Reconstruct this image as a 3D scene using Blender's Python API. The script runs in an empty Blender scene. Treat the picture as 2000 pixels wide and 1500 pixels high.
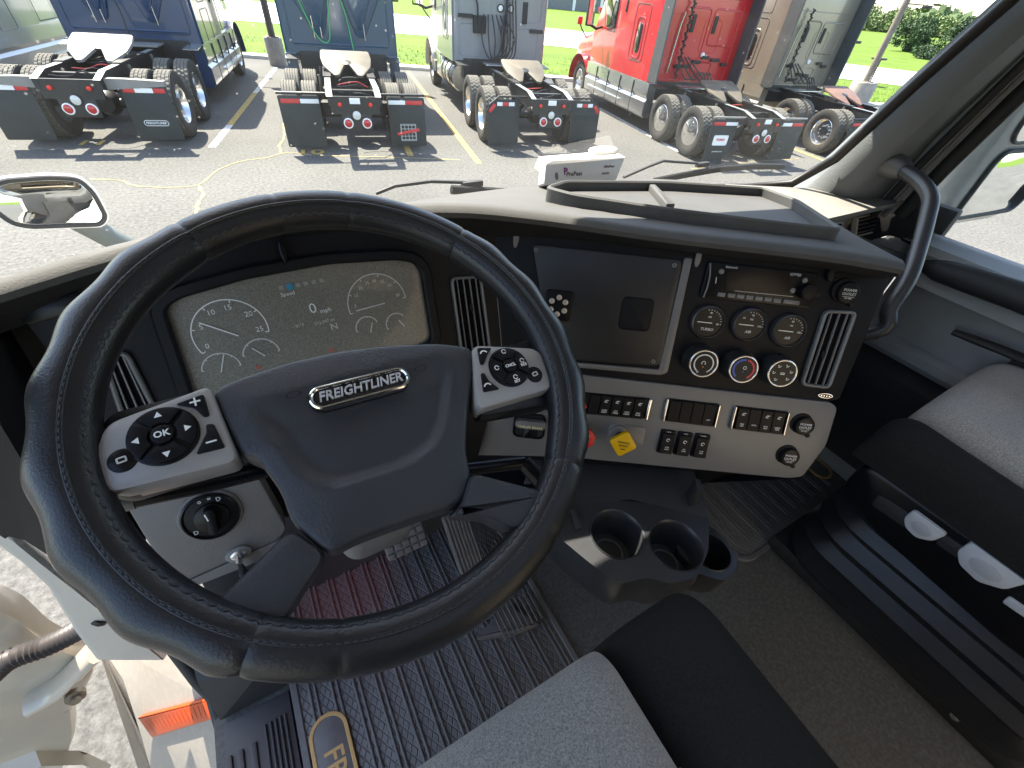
import bpy, bmesh, math, random
import numpy as np
from mathutils import Vector, Matrix
random.seed(7)
S = bpy.context.scene
COL = S.collection
# ------------------------------------------------------------------ camera, sky, sun, exposure
H = 2.60                                   # camera height over the car park
FPX = 848.0                                # focal length for a frame 2000 px wide
AX = np.array([[.8661, -.2916, .4060], [-.4951, -.6117, .6170], [.0684, -.7354, -.6742]])  # camera right/down/forward -> world
_u, _s, _vt = np.linalg.svd(AX); AX = _u @ _vt
cam = bpy.data.cameras.new('camera'); cam.sensor_width = 36.0; cam.lens = 36.0*FPX/2000.0
cam.clip_start = .02; cam.clip_end = 3000
camo = bpy.data.objects.new('camera', cam); COL.objects.link(camo)
_m = Matrix(((AX[0,0], -AX[0,1], -AX[0,2]), (AX[1,0], -AX[1,1], -AX[1,2]), (AX[2,0], -AX[2,1], -AX[2,2])))
camo.matrix_world = Matrix.Translation((0,0,H)) @ _m.to_4x4()
S.camera = camo
SUN_EL, SUN_AZ = math.radians(57), math.radians(-11)     # azimuth from +Y, negative = to the left
w = bpy.data.worlds.new('World'); S.world = w; w.use_nodes = True
nt = w.node_tree; bg = nt.nodes['Background']
sky = nt.nodes.new('ShaderNodeTexSky'); sky.sky_type = 'NISHITA'; sky.sun_disc = False
sky.sun_elevation = SUN_EL; sky.sun_rotation = SUN_AZ; sky.dust_density = 1.0; sky.ozone_density = 1.0
nt.links.new(sky.outputs[0], bg.inputs[0]); bg.inputs[1].default_value = .15
sl = bpy.data.lights.new('sun', 'SUN'); sl.energy = 4.6; sl.angle = math.radians(.53); sl.color = (1, .955, .88)
so = bpy.data.objects.new('sun', sl); COL.objects.link(so)
_L = Vector((-math.sin(SUN_AZ)*math.cos(SUN_EL), -math.cos(SUN_AZ)*math.cos(SUN_EL), -math.sin(SUN_EL)))
so.rotation_euler = _L.to_track_quat('-Z', 'Y').to_euler(); so.location = (0, 0, 30)
S.view_settings.view_transform = 'Standard'; S.view_settings.look = 'None'; S.view_settings.gamma = 1
S.view_settings.exposure = 2.02
S.view_settings.use_white_balance = True; S.view_settings.white_balance_temperature = 7000
S.render.engine = 'CYCLES'
S.cycles.use_denoising = True; S.cycles.max_bounces = 8; S.cycles.diffuse_bounces = 5; S.cycles.glossy_bounces = 4
S.cycles.transparent_max_bounces = 12; S.cycles.sample_clamp_indirect = 6; S.cycles.caustics_reflective = False; S.cycles.caustics_refractive = False

# ------------------------------------------------------------------ helpers
V3 = lambda *a: np.array(a, float)
def unit(v): v = np.asarray(v, float); return v/np.linalg.norm(v)
def ray(px): return AX @ np.array([px[0]-1000., px[1]-750., FPX])
CAM = V3(0, 0, H)
def at(px, axis, val):                     # photograph pixel -> point where its ray meets a world plane x/y/z = val
    r = ray(px); k = 'xyz'.index(axis); return CAM + r*((val-CAM[k])/r[k])
ORI = {}                                   # top-level empties: their origin
_mats = {}
def MAT(name, col, rough=.5, metal=0., bump=None, var=None, spec=.5, coat=0., sheen=0., emit=None, col2=None, alpha=None, tex='NOISE'):
    if name in _mats: return _mats[name]
    m = bpy.data.materials.new(name); m.use_nodes = True; n = m.node_tree; b = n.nodes['Principled BSDF']
    b.inputs['Base Color'].default_value = (*col, 1); b.inputs['Roughness'].default_value = rough
    b.inputs['Metallic'].default_value = metal; b.inputs['Specular IOR Level'].default_value = spec
    b.inputs['Coat Weight'].default_value = coat; b.inputs['Sheen Weight'].default_value = sheen
    if coat: b.inputs['Coat Roughness'].default_value = .06
    tc = n.nodes.new('ShaderNodeTexCoord')
    if bump:
        bm_ = n.nodes.new('ShaderNodeBump'); bm_.inputs['Strength'].default_value = bump[1]; bm_.inputs['Distance'].default_value = bump[2] if len(bump) > 2 else .002
        if tex == 'VORONOI':
            t = n.nodes.new('ShaderNodeTexVoronoi'); t.inputs['Scale'].default_value = bump[0]; o = t.outputs['Distance']
        else:
            t = n.nodes.new('ShaderNodeTexNoise'); t.inputs['Scale'].default_value = bump[0]; t.inputs['Detail'].default_value = 3; o = t.outputs['Fac']
        n.links.new(tc.outputs['Object'], t.inputs['Vector']); n.links.new(o, bm_.inputs['Height']); n.links.new(bm_.outputs[0], b.inputs['Normal'])
    if var:
        t = n.nodes.new('ShaderNodeTexNoise'); t.inputs['Scale'].default_value = var[0]; t.inputs['Detail'].default_value = 6; t.inputs['Roughness'].default_value = .65
        n.links.new(tc.outputs['Object'], t.inputs['Vector'])
        r = n.nodes.new('ShaderNodeValToRGB'); n.links.new(t.outputs['Fac'], r.inputs[0])
        c2 = col2 or tuple(c*(1-var[1]) for c in col); c1 = tuple(min(1, c*(1+var[1])) for c in col) if col2 is None else col
        lo, hi = (var[2], var[3]) if len(var) > 3 else (.3, .7)
        r.color_ramp.elements[0].position = lo; r.color_ramp.elements[0].color = (*c2, 1)
        r.color_ramp.elements[1].position = hi; r.color_ramp.elements[1].color = (*c1, 1)
        n.links.new(r.outputs[0], b.inputs['Base Color'])
        mp = n.nodes.new('ShaderNodeMapRange'); mp.inputs[3].default_value = max(0, rough-.09); mp.inputs[4].default_value = min(1, rough+.09)
        n.links.new(t.outputs['Fac'], mp.inputs[0]); n.links.new(mp.outputs[0], b.inputs['Roughness'])
    if emit: b.inputs['Emission Color'].default_value = (*emit[0], 1); b.inputs['Emission Strength'].default_value = emit[1]
    _mats[name] = m; return m
def GLASS(name, tint=(1, 1, 1), dust=0., dscale=30., strength=1.):
    m = bpy.data.materials.new(name); m.use_nodes = True; n = m.node_tree; n.nodes.clear()
    out = n.nodes.new('ShaderNodeOutputMaterial'); tr = n.nodes.new('ShaderNodeBsdfTransparent'); tr.inputs[0].default_value = (*tint, 1)
    gl = n.nodes.new('ShaderNodeBsdfGlossy'); gl.inputs['Roughness'].default_value = .01
    fr = n.nodes.new('ShaderNodeFresnel'); fr.inputs[0].default_value = 1.22
    mx = n.nodes.new('ShaderNodeMixShader'); n.links.new(fr.outputs[0], mx.inputs[0]); n.links.new(tr.outputs[0], mx.inputs[1]); n.links.new(gl.outputs[0], mx.inputs[2])
    last = mx
    if dust:
        tc = n.nodes.new('ShaderNodeTexCoord'); t = n.nodes.new('ShaderNodeTexNoise'); t.inputs['Scale'].default_value = dscale; t.inputs['Detail'].default_value = 8
        n.links.new(tc.outputs['Object'], t.inputs['Vector'])
        mr = n.nodes.new('ShaderNodeMapRange'); mr.inputs[1].default_value = .35; mr.inputs[2].default_value = .75; mr.inputs[3].default_value = dust*.5; mr.inputs[4].default_value = dust*1.6
        n.links.new(t.outputs['Fac'], mr.inputs[0])
        vo = n.nodes.new('ShaderNodeTexVoronoi'); vo.inputs['Scale'].default_value = 55; n.links.new(tc.outputs['Object'], vo.inputs['Vector'])
        m2 = n.nodes.new('ShaderNodeMapRange'); m2.inputs[1].default_value = .10; m2.inputs[2].default_value = .03; m2.inputs[3].default_value = 0; m2.inputs[4].default_value = .10
        n.links.new(vo.outputs['Distance'], m2.inputs[0])
        ad = n.nodes.new('ShaderNodeMath'); ad.operation = 'ADD'; n.links.new(mr.outputs[0], ad.inputs[0]); n.links.new(m2.outputs[0], ad.inputs[1])
        tl = n.nodes.new('ShaderNodeBsdfTranslucent'); tl.inputs[0].default_value = (.8, .8, .77, 1)
        m3 = n.nodes.new('ShaderNodeMixShader'); n.links.new(ad.outputs[0], m3.inputs[0]); n.links.new(mx.outputs[0], m3.inputs[1]); n.links.new(tl.outputs[0], m3.inputs[2]); last = m3
    n.links.new(last.outputs[0], out.inputs[0]); return m

def tag(o, label=None, cat=None, group=None, kind=None):
    if label: o['label'] = label
    if cat: o['category'] = cat
    if group: o['group'] = group
    if kind: o['kind'] = kind
    return o
def thing(name, label, cat, loc=(0,0,0), group=None):
    o = bpy.data.objects.new(name, None); COL.objects.link(o); o.location = loc; o.empty_display_size = .1
    ORI[o] = V3(*loc); return tag(o, label, cat, group)
def mesh_obj(name, verts, faces, mat, parent=None, smooth=40, label=None):
    verts = np.asarray(verts, float)
    org = ORI.get(parent) if parent is not None else None
    if org is None: org = V3(0,0,0)
    if parent is None and len(verts): org = V3(*(verts.min(0)+verts.max(0))/2); org[2] = verts[:,2].min()
    me = bpy.data.meshes.new(name); me.from_pydata([tuple(p) for p in (verts-org)], [], faces); me.update()
    b = bmesh.new(); b.from_mesh(me); bmesh.ops.recalc_face_normals(b, faces=b.faces); b.to_mesh(me); b.free()
    if smooth:
        me.polygons.foreach_set('use_smooth', [True]*len(me.polygons))
        if smooth < 180: me.set_sharp_from_angle(angle=math.radians(smooth))
    if mat: me.materials.append(mat)
    o = bpy.data.objects.new(name, me); COL.objects.link(o)
    if parent is not None: o.parent = parent
    else: o.location = org
    ORI[o] = org
    if label: o['label'] = label
    return o
class MB:
    def __init__(s): s.v = []; s.f = []
    def add(s, v, f):
        k = len(s.v); s.v += [tuple(p) for p in v]; s.f += [tuple(i+k for i in q) for q in f]; return s
    def box(s, c, d, R=None, bev=0):
        c = np.asarray(c, float); d = np.asarray(d, float)/2
        if bev <= 0:
            p = np.array([(x, y, z) for x in (-1,1) for y in (-1,1) for z in (-1,1)], float)*d
            f = [(0,1,3,2),(4,6,7,5),(0,4,5,1),(2,3,7,6),(0,2,6,4),(1,5,7,3)]
        else:
            b = bmesh.new(); bmesh.ops.create_cube(b, size=2)
            for q in b.verts: q.co = Vector(np.array(q.co)*d)
            bmesh.ops.bevel(b, geom=list(b.edges), offset=bev, segments=2, affect='EDGES', profile=.6)
            b.verts.index_update(); p = np.array([q.co[:] for q in b.verts]); f = [tuple(q.index for q in g.verts) for g in b.faces]; b.free()
        if R is not None: p = p @ np.asarray(R, float).T
        return s.add(p+c, f)
    def loft(s, rings, closed=True, cap0=True, cap1=True):
        n = len(rings[0]); k = len(s.v)
        for r in rings: s.v += [tuple(p) for p in r]
        for i in range(len(rings)-1):
            for j in range(n if closed else n-1):
                a = k+i*n+j; b = k+i*n+(j+1) % n; s.f.append((a, b, b+n, a+n))
        if cap0 and closed: s.f.append(tuple(range(k, k+n)))
        if cap1 and closed: s.f.append(tuple(range(k+(len(rings)-1)*n, k+len(rings)*n)))
        return s
    def tube(s, path, r, n=8, closed=False, flat=1.):
        P = [np.asarray(p, float) for p in path]; m = len(P); rings = []; up = None
        for i in range(m):
            a = P[(i-1) % m] if closed or i > 0 else P[i]; b = P[(i+1) % m] if closed or i < m-1 else P[i]
            t = unit(b-a)
            if up is None:
                up = V3(0,0,1) if abs(t[2]) < .9 else V3(0,1,0)
            x = np.cross(up, t); x = unit(x); up = np.cross(t, x)
            rr = r[i] if hasattr(r, '__len__') else r
            rings.append([P[i]+rr*(math.cos(2*math.pi*j/n)*x+flat*math.sin(2*math.pi*j/n)*up) for j in range(n)])
        if closed: rings.append(rings[0]); return s.loft(rings, cap0=False, cap1=False)
        return s.loft(rings)
    def lathe(s, prof, O, ax, n=24, t=None):   # prof: (radius, height along ax)
        ax = unit(ax); x = unit(np.cross(ax, V3(0,0,1) if abs(ax[2]) < .9 else V3(1,0,0))); y = np.cross(ax, x); O = np.asarray(O, float)
        rings = [[O+ax*h+r*(math.cos(2*math.pi*j/n)*x+math.sin(2*math.pi*j/n)*y) for j in range(n)] for r, h in prof]
        return s.loft(rings)
    def grid(s, fn, us, vs):
        k = len(s.v); n = len(vs)
        for u in us:
            for q in vs: s.v.append(tuple(fn(u, q)))
        for i in range(len(us)-1):
            for j in range(n-1): a = k+i*n+j; s.f.append((a, a+1, a+n+1, a+n))
        return s
    def build(s, name, mat, parent=None, smooth=40, label=None): return mesh_obj(name, s.v, s.f, mat, parent, smooth, label)

class PL:                                     # a plane in the cab: origin, u (right), v (up), n (towards the driver)
    def __init__(s, O, n, t=(1,0,0)):
        s.O = np.asarray(O, float); s.n = unit(n); t = np.asarray(t, float); s.t = unit(t-s.n*(t@s.n)); s.b = np.cross(s.n, s.t)
    def px(s, p, w=0.):
        r = ray(p); k = ((s.O-CAM)@s.n+w)/(r@s.n); X = CAM+r*k-s.O; return (X@s.t, X@s.b)
    def P(s, u, v, w=0.): return s.O+s.t*u+s.b*v+s.n*w
    def poly(s, pts, w=0.): return [s.px(p, w) for p in pts]
def rr(cx, cy, w, h, r=.004, seg=4, rot=0.):
    o = []; r = min(r, w/2-1e-5, h/2-1e-5)
    for (sx, sy, a0) in ((1,1,0),(-1,1,90),(-1,-1,180),(1,-1,270)):
        for k in range(seg+1):
            a = math.radians(a0+90*k/seg); o.append((sx*(w/2-r)+r*math.cos(a), sy*(h/2-r)+r*math.sin(a)))
    c, q = math.cos(rot), math.sin(rot)
    return [(cx+c*x-q*y, cy+q*x+c*y) for x, y in o]
def circ(cx, cy, r, n=28, ry=None): return [(cx+r*math.cos(2*math.pi*k/n), cy+(ry or r)*math.sin(2*math.pi*k/n)) for k in range(n)]
def fillet(pts, r, seg=4):
    o = []; n = len(pts)
    for i in range(n):
        a, b, c = (np.array(pts[(i+k) % n], float) for k in (-1, 0, 1))
        d1 = a-b; d2 = c-b; l1 = np.linalg.norm(d1); l2 = np.linalg.norm(d2)
        q = min(r, l1*.45, l2*.45); p1 = b+d1/l1*q; p2 = b+d2/l2*q
        for k in range(seg+1):
            t = k/seg; o.append(tuple((1-t)**2*p1+2*t*(1-t)*b+t*t*p2))
    return o
def inset(poly, d):
    n = len(poly); P = [np.array(p, float) for p in poly]
    A = sum(P[i][0]*P[(i+1) % n][1]-P[(i+1) % n][0]*P[i][1] for i in range(n)); sg = 1 if A > 0 else -1; o = []
    for i in range(n):
        e1 = P[i]-P[i-1]; e2 = P[(i+1) % n]-P[i]
        e1 = e1/(np.linalg.norm(e1)+1e-12); e2 = e2/(np.linalg.norm(e2)+1e-12)
        n1 = np.array([-e1[1], e1[0]]); n2 = np.array([-e2[1], e2[0]]); m = n1+n2; m = m/max(np.linalg.norm(m), .4)
        o.append(tuple(P[i]+sg*d*m/max(.5, m@n1)))
    return o
def slab(name, pl, poly, w0, w1, mat, parent, bev=.0015, mb=None, smooth=35):
    m = mb or MB(); q = inset(poly, bev) if bev else poly
    rings = [[pl.P(u, v, w0) for u, v in poly], [pl.P(u, v, w1-bev) for u, v in poly]]
    if bev:
        q2 = inset(poly, bev*.3); rings += [[pl.P(u, v, w1-bev*.3) for u, v in q2], [pl.P(u, v, w1) for u, v in q]]
    m.loft(rings)
    return m if mb is not None else m.build(name, mat, parent, smooth)
def ring(name, pl, poly, wd, w0, w1, mat, parent, bev=.0012):
    """a frame: band of width wd just inside poly"""
    i0 = inset(poly, wd); a = inset(poly, bev); b = inset(poly, wd-bev); m = MB()
    m.loft([[pl.P(u, v, w0) for u, v in poly], [pl.P(u, v, w1-bev) for u, v in poly], [pl.P(u, v, w1) for u, v in a], [pl.P(u, v, w1) for u, v in b], [pl.P(u, v, w1-bev) for u, v in i0], [pl.P(u, v, w0) for u, v in i0]], cap0=False, cap1=False)
    return m.build(name, mat, parent)
def txt(name, s, pl, u, v, size, mat, parent, w=.0008, rot=0., bold=0., depth=.0003, shear=0., align='CENTER', sx=1.):
    cu = bpy.data.curves.new('t', 'FONT'); cu.body = s; cu.size = size; cu.align_x = align; cu.align_y = 'CENTER'; cu.offset = bold*size; cu.shear = shear; cu.resolution_u = 2
    cu.extrude = depth; o = bpy.data.objects.new('t', cu); COL.objects.link(o)
    bpy.context.view_layer.update(); me = bpy.data.meshes.new_from_object(o.evaluated_get(bpy.context.evaluated_depsgraph_get()))
    vs = [tuple(p.co) for p in me.vertices]; fs = [tuple(p.vertices) for p in me.polygons]
    bpy.data.objects.remove(o); bpy.data.curves.remove(cu); bpy.data.meshes.remove(me)
    c, q = math.cos(rot), math.sin(rot)
    if not vs: return None
    return mesh_obj(name, [pl.P(u+c*x*sx-q*y, v+q*x*sx+c*y, w+z) for x, y, z in vs], fs, mat, parent, 0)
def arc(name, pl, cx, cy, r, a0, a1, wd, mat, parent, w=.0006, n=24, sy=1.):
    m = MB(); P = []
    for k in range(n+1):
        a = math.radians(a0+(a1-a0)*k/n); P.append((math.cos(a), math.sin(a)*sy))
    v = [pl.P(cx+(r-wd/2)*x, cy+(r-wd/2)*y, w) for x, y in P]+[pl.P(cx+(r+wd/2)*x, cy+(r+wd/2)*y, w) for x, y in P]
    return m.add(v, [(i, i+1, n+2+i, n+1+i) for i in range(n)]).build(name, mat, parent, 0)
def arrow_bar(m, pl, a, b, wd, w):            # thin flat bar between two uv points
    a = np.array(a); b = np.array(b); d = unit(b-a); q = np.array([-d[1], d[0]])*wd/2
    P = [a+q, a-q, b-q, b+q]; m.add([pl.P(x, y, w) for x, y in P], [(0,1,2,3)])
def smoothpath(pts, n=6):                     # Catmull-Rom through the points
    P = [np.asarray(p, float) for p in pts]; P = [2*P[0]-P[1]]+P+[2*P[-1]-P[-2]]; o = []
    for i in range(1, len(P)-2):
        for k in range(n):
            t = k/n; a, b, c, d = P[i-1:i+3]
            o.append(.5*((2*b)+(c-a)*t+(2*a-5*b+4*c-d)*t*t+(3*b-a-3*c+d)*t**3))
    return o+[P[-2]]
def copy_tree(o, parent=None):
    c = o.copy(); COL.objects.link(c); c.parent = parent
    for ch in list(o.children): copy_tree(ch, c)
    return c
# ------------------------------------------------------------------ materials
K_black = MAT('black_plastic', (.0065,.0075,.010), .5, spec=.2, bump=(900,.12,.0006), var=(7,.18))
K_blackg = MAT('black_gloss_plastic', (.005,.0055,.007), .3, spec=.25, var=(5,.2))
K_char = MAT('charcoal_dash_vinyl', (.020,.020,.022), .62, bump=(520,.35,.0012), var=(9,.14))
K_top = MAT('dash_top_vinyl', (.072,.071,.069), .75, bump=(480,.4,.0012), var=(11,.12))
K_brown = MAT('taupe_vinyl', (.20,.19,.172), .65, bump=(480,.35,.001), var=(9,.1))
K_sil = MAT('satin_silver_plastic', (.165,.163,.162), .40, .1, var=(6,.06), bump=(1500,.06,.0004))
K_alu = MAT('bright_metal', (.62,.62,.63), .26, .9, var=(14,.08))
K_chrome = MAT('chrome', (.75,.75,.76), .1, 1.)
K_leather = MAT('wheel_leather', (.010,.0105,.0115), .40, bump=(330,.32,.0011), var=(16,.2))
K_pod = MAT('pod_silver', (.34,.33,.32), .36, .2, var=(6,.05))
K_leath_perf = MAT('perforated_leather', (.012,.0125,.015), .34, bump=(520,.35,.0004), tex='VORONOI', var=(20,.15))
K_pad = MAT('airbag_cover_vinyl', (.030,.032,.037), .46, bump=(420,.6,.0009), var=(10,.12))
K_thread = MAT('stitch_thread', (.04,.04,.043), .8)
K_white = MAT('white_print', (.8,.8,.78), .5)
K_dimw = MAT('faint_white_print', (.60,.60,.57), .5)
K_key = MAT('switch_black', (.0055,.0055,.007), .45, spec=.2, var=(20,.2))
K_red = MAT('red_plastic', (.62,.02,.02), .35)
K_yel = MAT('yellow_plastic', (.72,.40,.0), .4, var=(30,.06))
K_grey = MAT('mid_grey_plastic', (.19,.185,.18), .55, bump=(420,.4,.0012), var=(9,.08))
K_taupe = MAT('lower_dash_taupe', (.155,.145,.137), .6, bump=(420,.4,.0012), var=(9,.08))
K_fab = MAT('grey_seat_fabric', (.31,.29,.262), .95, bump=(900,.9,.002), var=(420,.4,.35,.65), sheen=.3)
K_fabk = MAT('black_seat_fabric', (.020,.0195,.019), .95, bump=(900,1.,.002), var=(300,.35), spec=.15)
K_rub = MAT('mat_rubber', (.15,.14,.135), .45, var=(30,.2))
K_floor = MAT('cab_floor_vinyl', (.115,.112,.104), .7, bump=(420,.5,.0015), var=(120,.28,.4,.72))
K_liner = MAT('headliner', (.66,.63,.58), .9, bump=(300,.2))
K_gold = MAT('gold_print', (.62,.36,.13), .5, var=(40,.1))
K_beige = MAT('beige_white_paint', (.62,.565,.48), .35, coat=.4, var=(8,.06))
K_amber = MAT('amber_lens', (.50,.055,.003), .3)
K_mir = MAT('mirror_glass', (.86,.88,.87), .01, 1.)
K_whitep = MAT('white_truck_paint', (.78,.77,.74), .25, coat=.6, var=(4,.03))
K_rubk = MAT('black_rubber', (.02,.02,.02), .65, var=(20,.25))
# ================================================================== our cab: shell (setting)
Z = lambda z: z+H
def struct(name, mb, mat, smooth=40):
    o = mb.build(name, mat, None, smooth); o['kind'] = 'structure'; return o
XL, XR, FZ = -.47, 1.58, -1.15
struct('cab_floor', MB().box(((XR-.37)/2,-.5,Z(FZ-.03)), (XR+.37,2.3,.06)), K_floor)
fw = [(.60,FZ),(.66,-1.08),(.80,-.78),(.82,-.55),(.82,-.47),(.88,-.47),(.88,FZ-.05),(.60,FZ-.05)]
struct('firewall', MB().loft([[(x,y,Z(z)) for y, z in fw] for x in (-.34,XR)]), K_rubk)
struct('cab_roof', MB().box((.555,.195,Z(.56)), (XR-XL+.1,.49,.06)).box((.555,-1.58,Z(.56)), (XR-XL+.1,.2,.06)).box((-.235,-.77,Z(.56)), (.57,1.44,.06)).box((1.345,-.77,Z(.56)), (.57,1.44,.06)).box((.555,.47,Z(.49)), (XR-XL+.1,.10,.12)), K_liner)
o = MB().box((.555,-.77,Z(.57)), (1.02,1.46,.006)).build('fill_skylight', GLASS('fill_glass', (.88,.83,.75))); tag(o, 'unseen skylight added in the cab roof to let in soft fill light', 'window')  # made-up roof opening for soft fill light, pane tinted to warm it
struct('cab_rear_wall', MB().box((.555,-1.66,Z(-.3)), (XR-XL+.1,.05,1.8)), K_liner)
struct('cab_wall_left', MB().box((XL-.025,-1.03,Z(-.3)), (.05,1.2,1.68)), K_liner)
struct('cab_wall_right', MB().box((XR+.025,-1.03,Z(-.3)), (.05,1.2,1.68)), K_liner)
# unseen visor added above the windshield, reaching far enough to shade the wheel
t = thing('shade_visor', 'unseen white visor added over the windshield to shade the wheel', 'visor', (.555,.6,Z(.3)))
MB().loft([[(x,.50,Z(.50)),(x,.52,Z(.54)),(x,.93,Z(.345)),(x,.925,Z(.325))] for x in np.linspace(-.5,1.6,9)]).build('shade', K_whitep, t)
for x in (-.2, .55, 1.3): MB().box((x,.66,Z(.43)), (.02,.22,.08), R=Matrix.Rotation(-.42,3,'X')).build('bracket', K_rubk, t)
# windshield: base curve and top curve
WB = smoothpath([(-.44,.62,-.35),(-.22,.745,-.345),(.1,.845,-.338),(.5,.872,-.338),(.9,.845,-.345),(1.2,.765,-.36),(1.44,.64,-.39)], 5)
WT = smoothpath([(-.40,.30,.47),(-.2,.40,.50),(.1,.49,.52),(.5,.52,.525),(.9,.49,.52),(1.2,.41,.50),(1.36,.32,.47)], 5)
K_ws = GLASS('windshield_glass', (.965,.985,.97), .004, 9)
wsm = MB().grid(lambda i, k: tuple((1-k)*WB[i]+k*WT[i]+V3(0,.012*math.sin(math.pi*k),H)), range(len(WB)), np.linspace(0,1,7))
o = wsm.build('windshield', K_ws); tag(o, 'wide curved dusty windshield pane above the dashboard', 'windshield')
# black ceramic border of the pane, along base and right side
m = MB(); 
def wsp(i, k): return (1-k)*WB[i]+k*WT[i]+V3(0,.012*math.sin(math.pi*k)-.004,H)
e = len(WB)-1
m.grid(lambda q, k: tuple(wsp(e,k)*(1-q)+wsp(e-1,k)*q), [0,.25,.5], np.linspace(0,1,12)).build('pane_border', MAT('black_frit', (.012,.011,.011), .5), o)
# pillar trims (each a bent strip: windshield edge -> middle ridge -> door edge)
def pillar(name, rows, mat):
    return struct(name, MB().loft([[V3(*p)+V3(0,0,H) for p in r] for r in rows]), mat, 60)
def prow(a, b, k):     # a windshield-side point, b door-side point
    a = V3(*a); b = V3(*b); mid = (a+b)/2+V3(-k*.045,-k*.03,0) if True else 0
    return [a, a*.72+b*.28+V3(-.034,-.018,.004), mid+V3(-.006,-.004,0), a*.25+b*.75+V3(-.03,-.024,0), b, b+V3(.03,.03,0), a+V3(.04,.05,0)]
K_pil = MAT('pillar_trim', (.15,.162,.168), .68, bump=(330,.6,.0016), var=(8,.08))
pillar('windshield_pillar', [prow(a,b,1) for a, b in (((1.30,.745,-.45),(1.49,.56,-.47)),((1.36,.69,-.385),(1.485,.535,-.36)),((1.375,.63,-.27),(1.455,.495,-.20)),((1.335,.53,-.09),(1.425,.435,-.04)),((1.30,.44,.06),(1.39,.375,.10)),((1.24,.30,.30),(1.33,.26,.33)),((1.18,.18,.50),(1.28,.17,.50)))], K_pil)
pillar('windshield_pillar_driver', [[V3(-.47,.50,z)*1, V3(-.44,.62,z), V3(-.40,.64,z), V3(-.42,.52,z)] if z < 0 else [V3(-.47,.16,z), V3(-.42,.28,z), V3(-.38,.30,z), V3(-.42,.16,z)] for z in (-.45,-.3,.5)], K_pil)

K_frit = MAT('black_frit', (.012,.011,.011), .5)
o = MB().tube([V3(*a)+V3(-.016,-.002,H) for a in ((1.10,.80,-.37),(1.24,.765,-.372),(1.335,.70,-.35),(1.362,.635,-.27),(1.322,.535,-.09),(1.287,.445,.06),(1.227,.305,.30),(1.17,.19,.5))], .012, 8).build('windshield_seal', K_frit, None, 60); tag(o, 'black rubber seal along the edge of the windshield pillar', 'seal')
# ================================================================== the dashboard
DASH = thing('dashboard', 'black and silver truck dashboard wrapping around the steering wheel', 'dashboard', (.3,.62,Z(-.9)))
CL = PL(V3(.05,.66,Z(-.32)), (0,-.924,.383))                                            # instrument face
_n = V3(-math.sin(math.radians(35))*math.cos(math.radians(22.5)), -math.cos(math.radians(35))*math.cos(math.radians(22.5)), math.sin(math.radians(22.5)))
ST = PL(CAM-_n*.817, _n, (math.cos(math.radians(35)), -math.sin(math.radians(35)), 0))   # centre stack face
# --- top pad, lofted along the lip
lip = [(-.46,.49,-.275),(-.36,.55,-.270),(-.247,.603,-.266),(-.112,.638,-.256),(.05,.648,-.252),(.25,.62,-.253),(.40,.565,-.265),(.57,.46,-.277),(.774,.317,-.28),(.85,.262,-.284),(.892,.232,-.288)]
bak = [(-.45,.62,-.345),(-.36,.675,-.343),(-.25,.735,-.34),(-.15,.785,-.338),(.1,.845,-.335),(.3,.866,-.333),(.50,.872,-.333),(.75,.862,-.335),(1.00,.815,-.345),(1.14,.70,-.347),(1.20,.58,-.350)]
lw = [(.02,-.03)]*2
LI = smoothpath(lip, 4); BK = smoothpath(bak, 4)
rows = []
for a, b in zip(LI, BK):
    d = b-a; d[2] = 0; d = unit(d); a = a+V3(0,0,H); b = b+V3(0,0,H)
    rows.append([a+d*.07+V3(0,0,-.075), a+d*.042+V3(0,0,-.042), a+d*.032+V3(0,0,-.04), a+d*.004+V3(0,0,-.017), a+d*.001+V3(0,0,-.008), a+d*.008+V3(0,0,-.001), a+d*.02+V3(0,0,.0005)]+[a+(b-a)*k for k in (.35,.6,.8,1.)])
mt = MB(); nn = len(rows[0])
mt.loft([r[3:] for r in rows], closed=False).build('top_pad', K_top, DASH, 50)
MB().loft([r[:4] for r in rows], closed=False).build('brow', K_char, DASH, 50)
MB().loft([[rows[-1][k] for k in range(nn)]+[rows[-1][-1]+V3(0,0,-.15)], [p+V3(.002,.004,0) for p in rows[-1]]+[rows[-1][-1]+V3(.002,.004,-.15)]]).build('end_cap', K_char, DASH)
MB().loft([[b_+V3(0,-.004,H), b_+V3(0,.004,H-.004), b_+V3(0,.06,H-.06), b_+V3(0,.06,H-.10), b_+V3(0,.0,H-.30), b_+V3(0,-.01,H-.02)] for b_ in BK]).build('plenum', K_top, DASH)
# --- storage tray on top
_a, _b, _c = V3(.57,.46,-.277), V3(.774,.317,-.28), V3(.9,.84,-.338)
_tn = unit(np.cross(_b-_a, _c-_a)); TP = PL(_a+V3(0,0,H), _tn if _tn[2] > 0 else -_tn)
tray = fillet(TP.poly([(1062,372),(1100,359),(1300,360),(1490,372),(1560,398),(1646,456),(1500,440),(1300,415),(1120,388)], .014), .02, 4)
tr = ring('tray', TP, tray, .009, -.012, .022, K_top, DASH, .003)
slab('tray_floor', TP, inset(tray, .011), -.01, .003, K_top, tr, 0)
slab('divider', TP, fillet(TP.poly([(1264,362),(1276,362),(1318,404),(1300,404)], .01), .004, 2), 0, .016, K_top, tr, .003)
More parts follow.
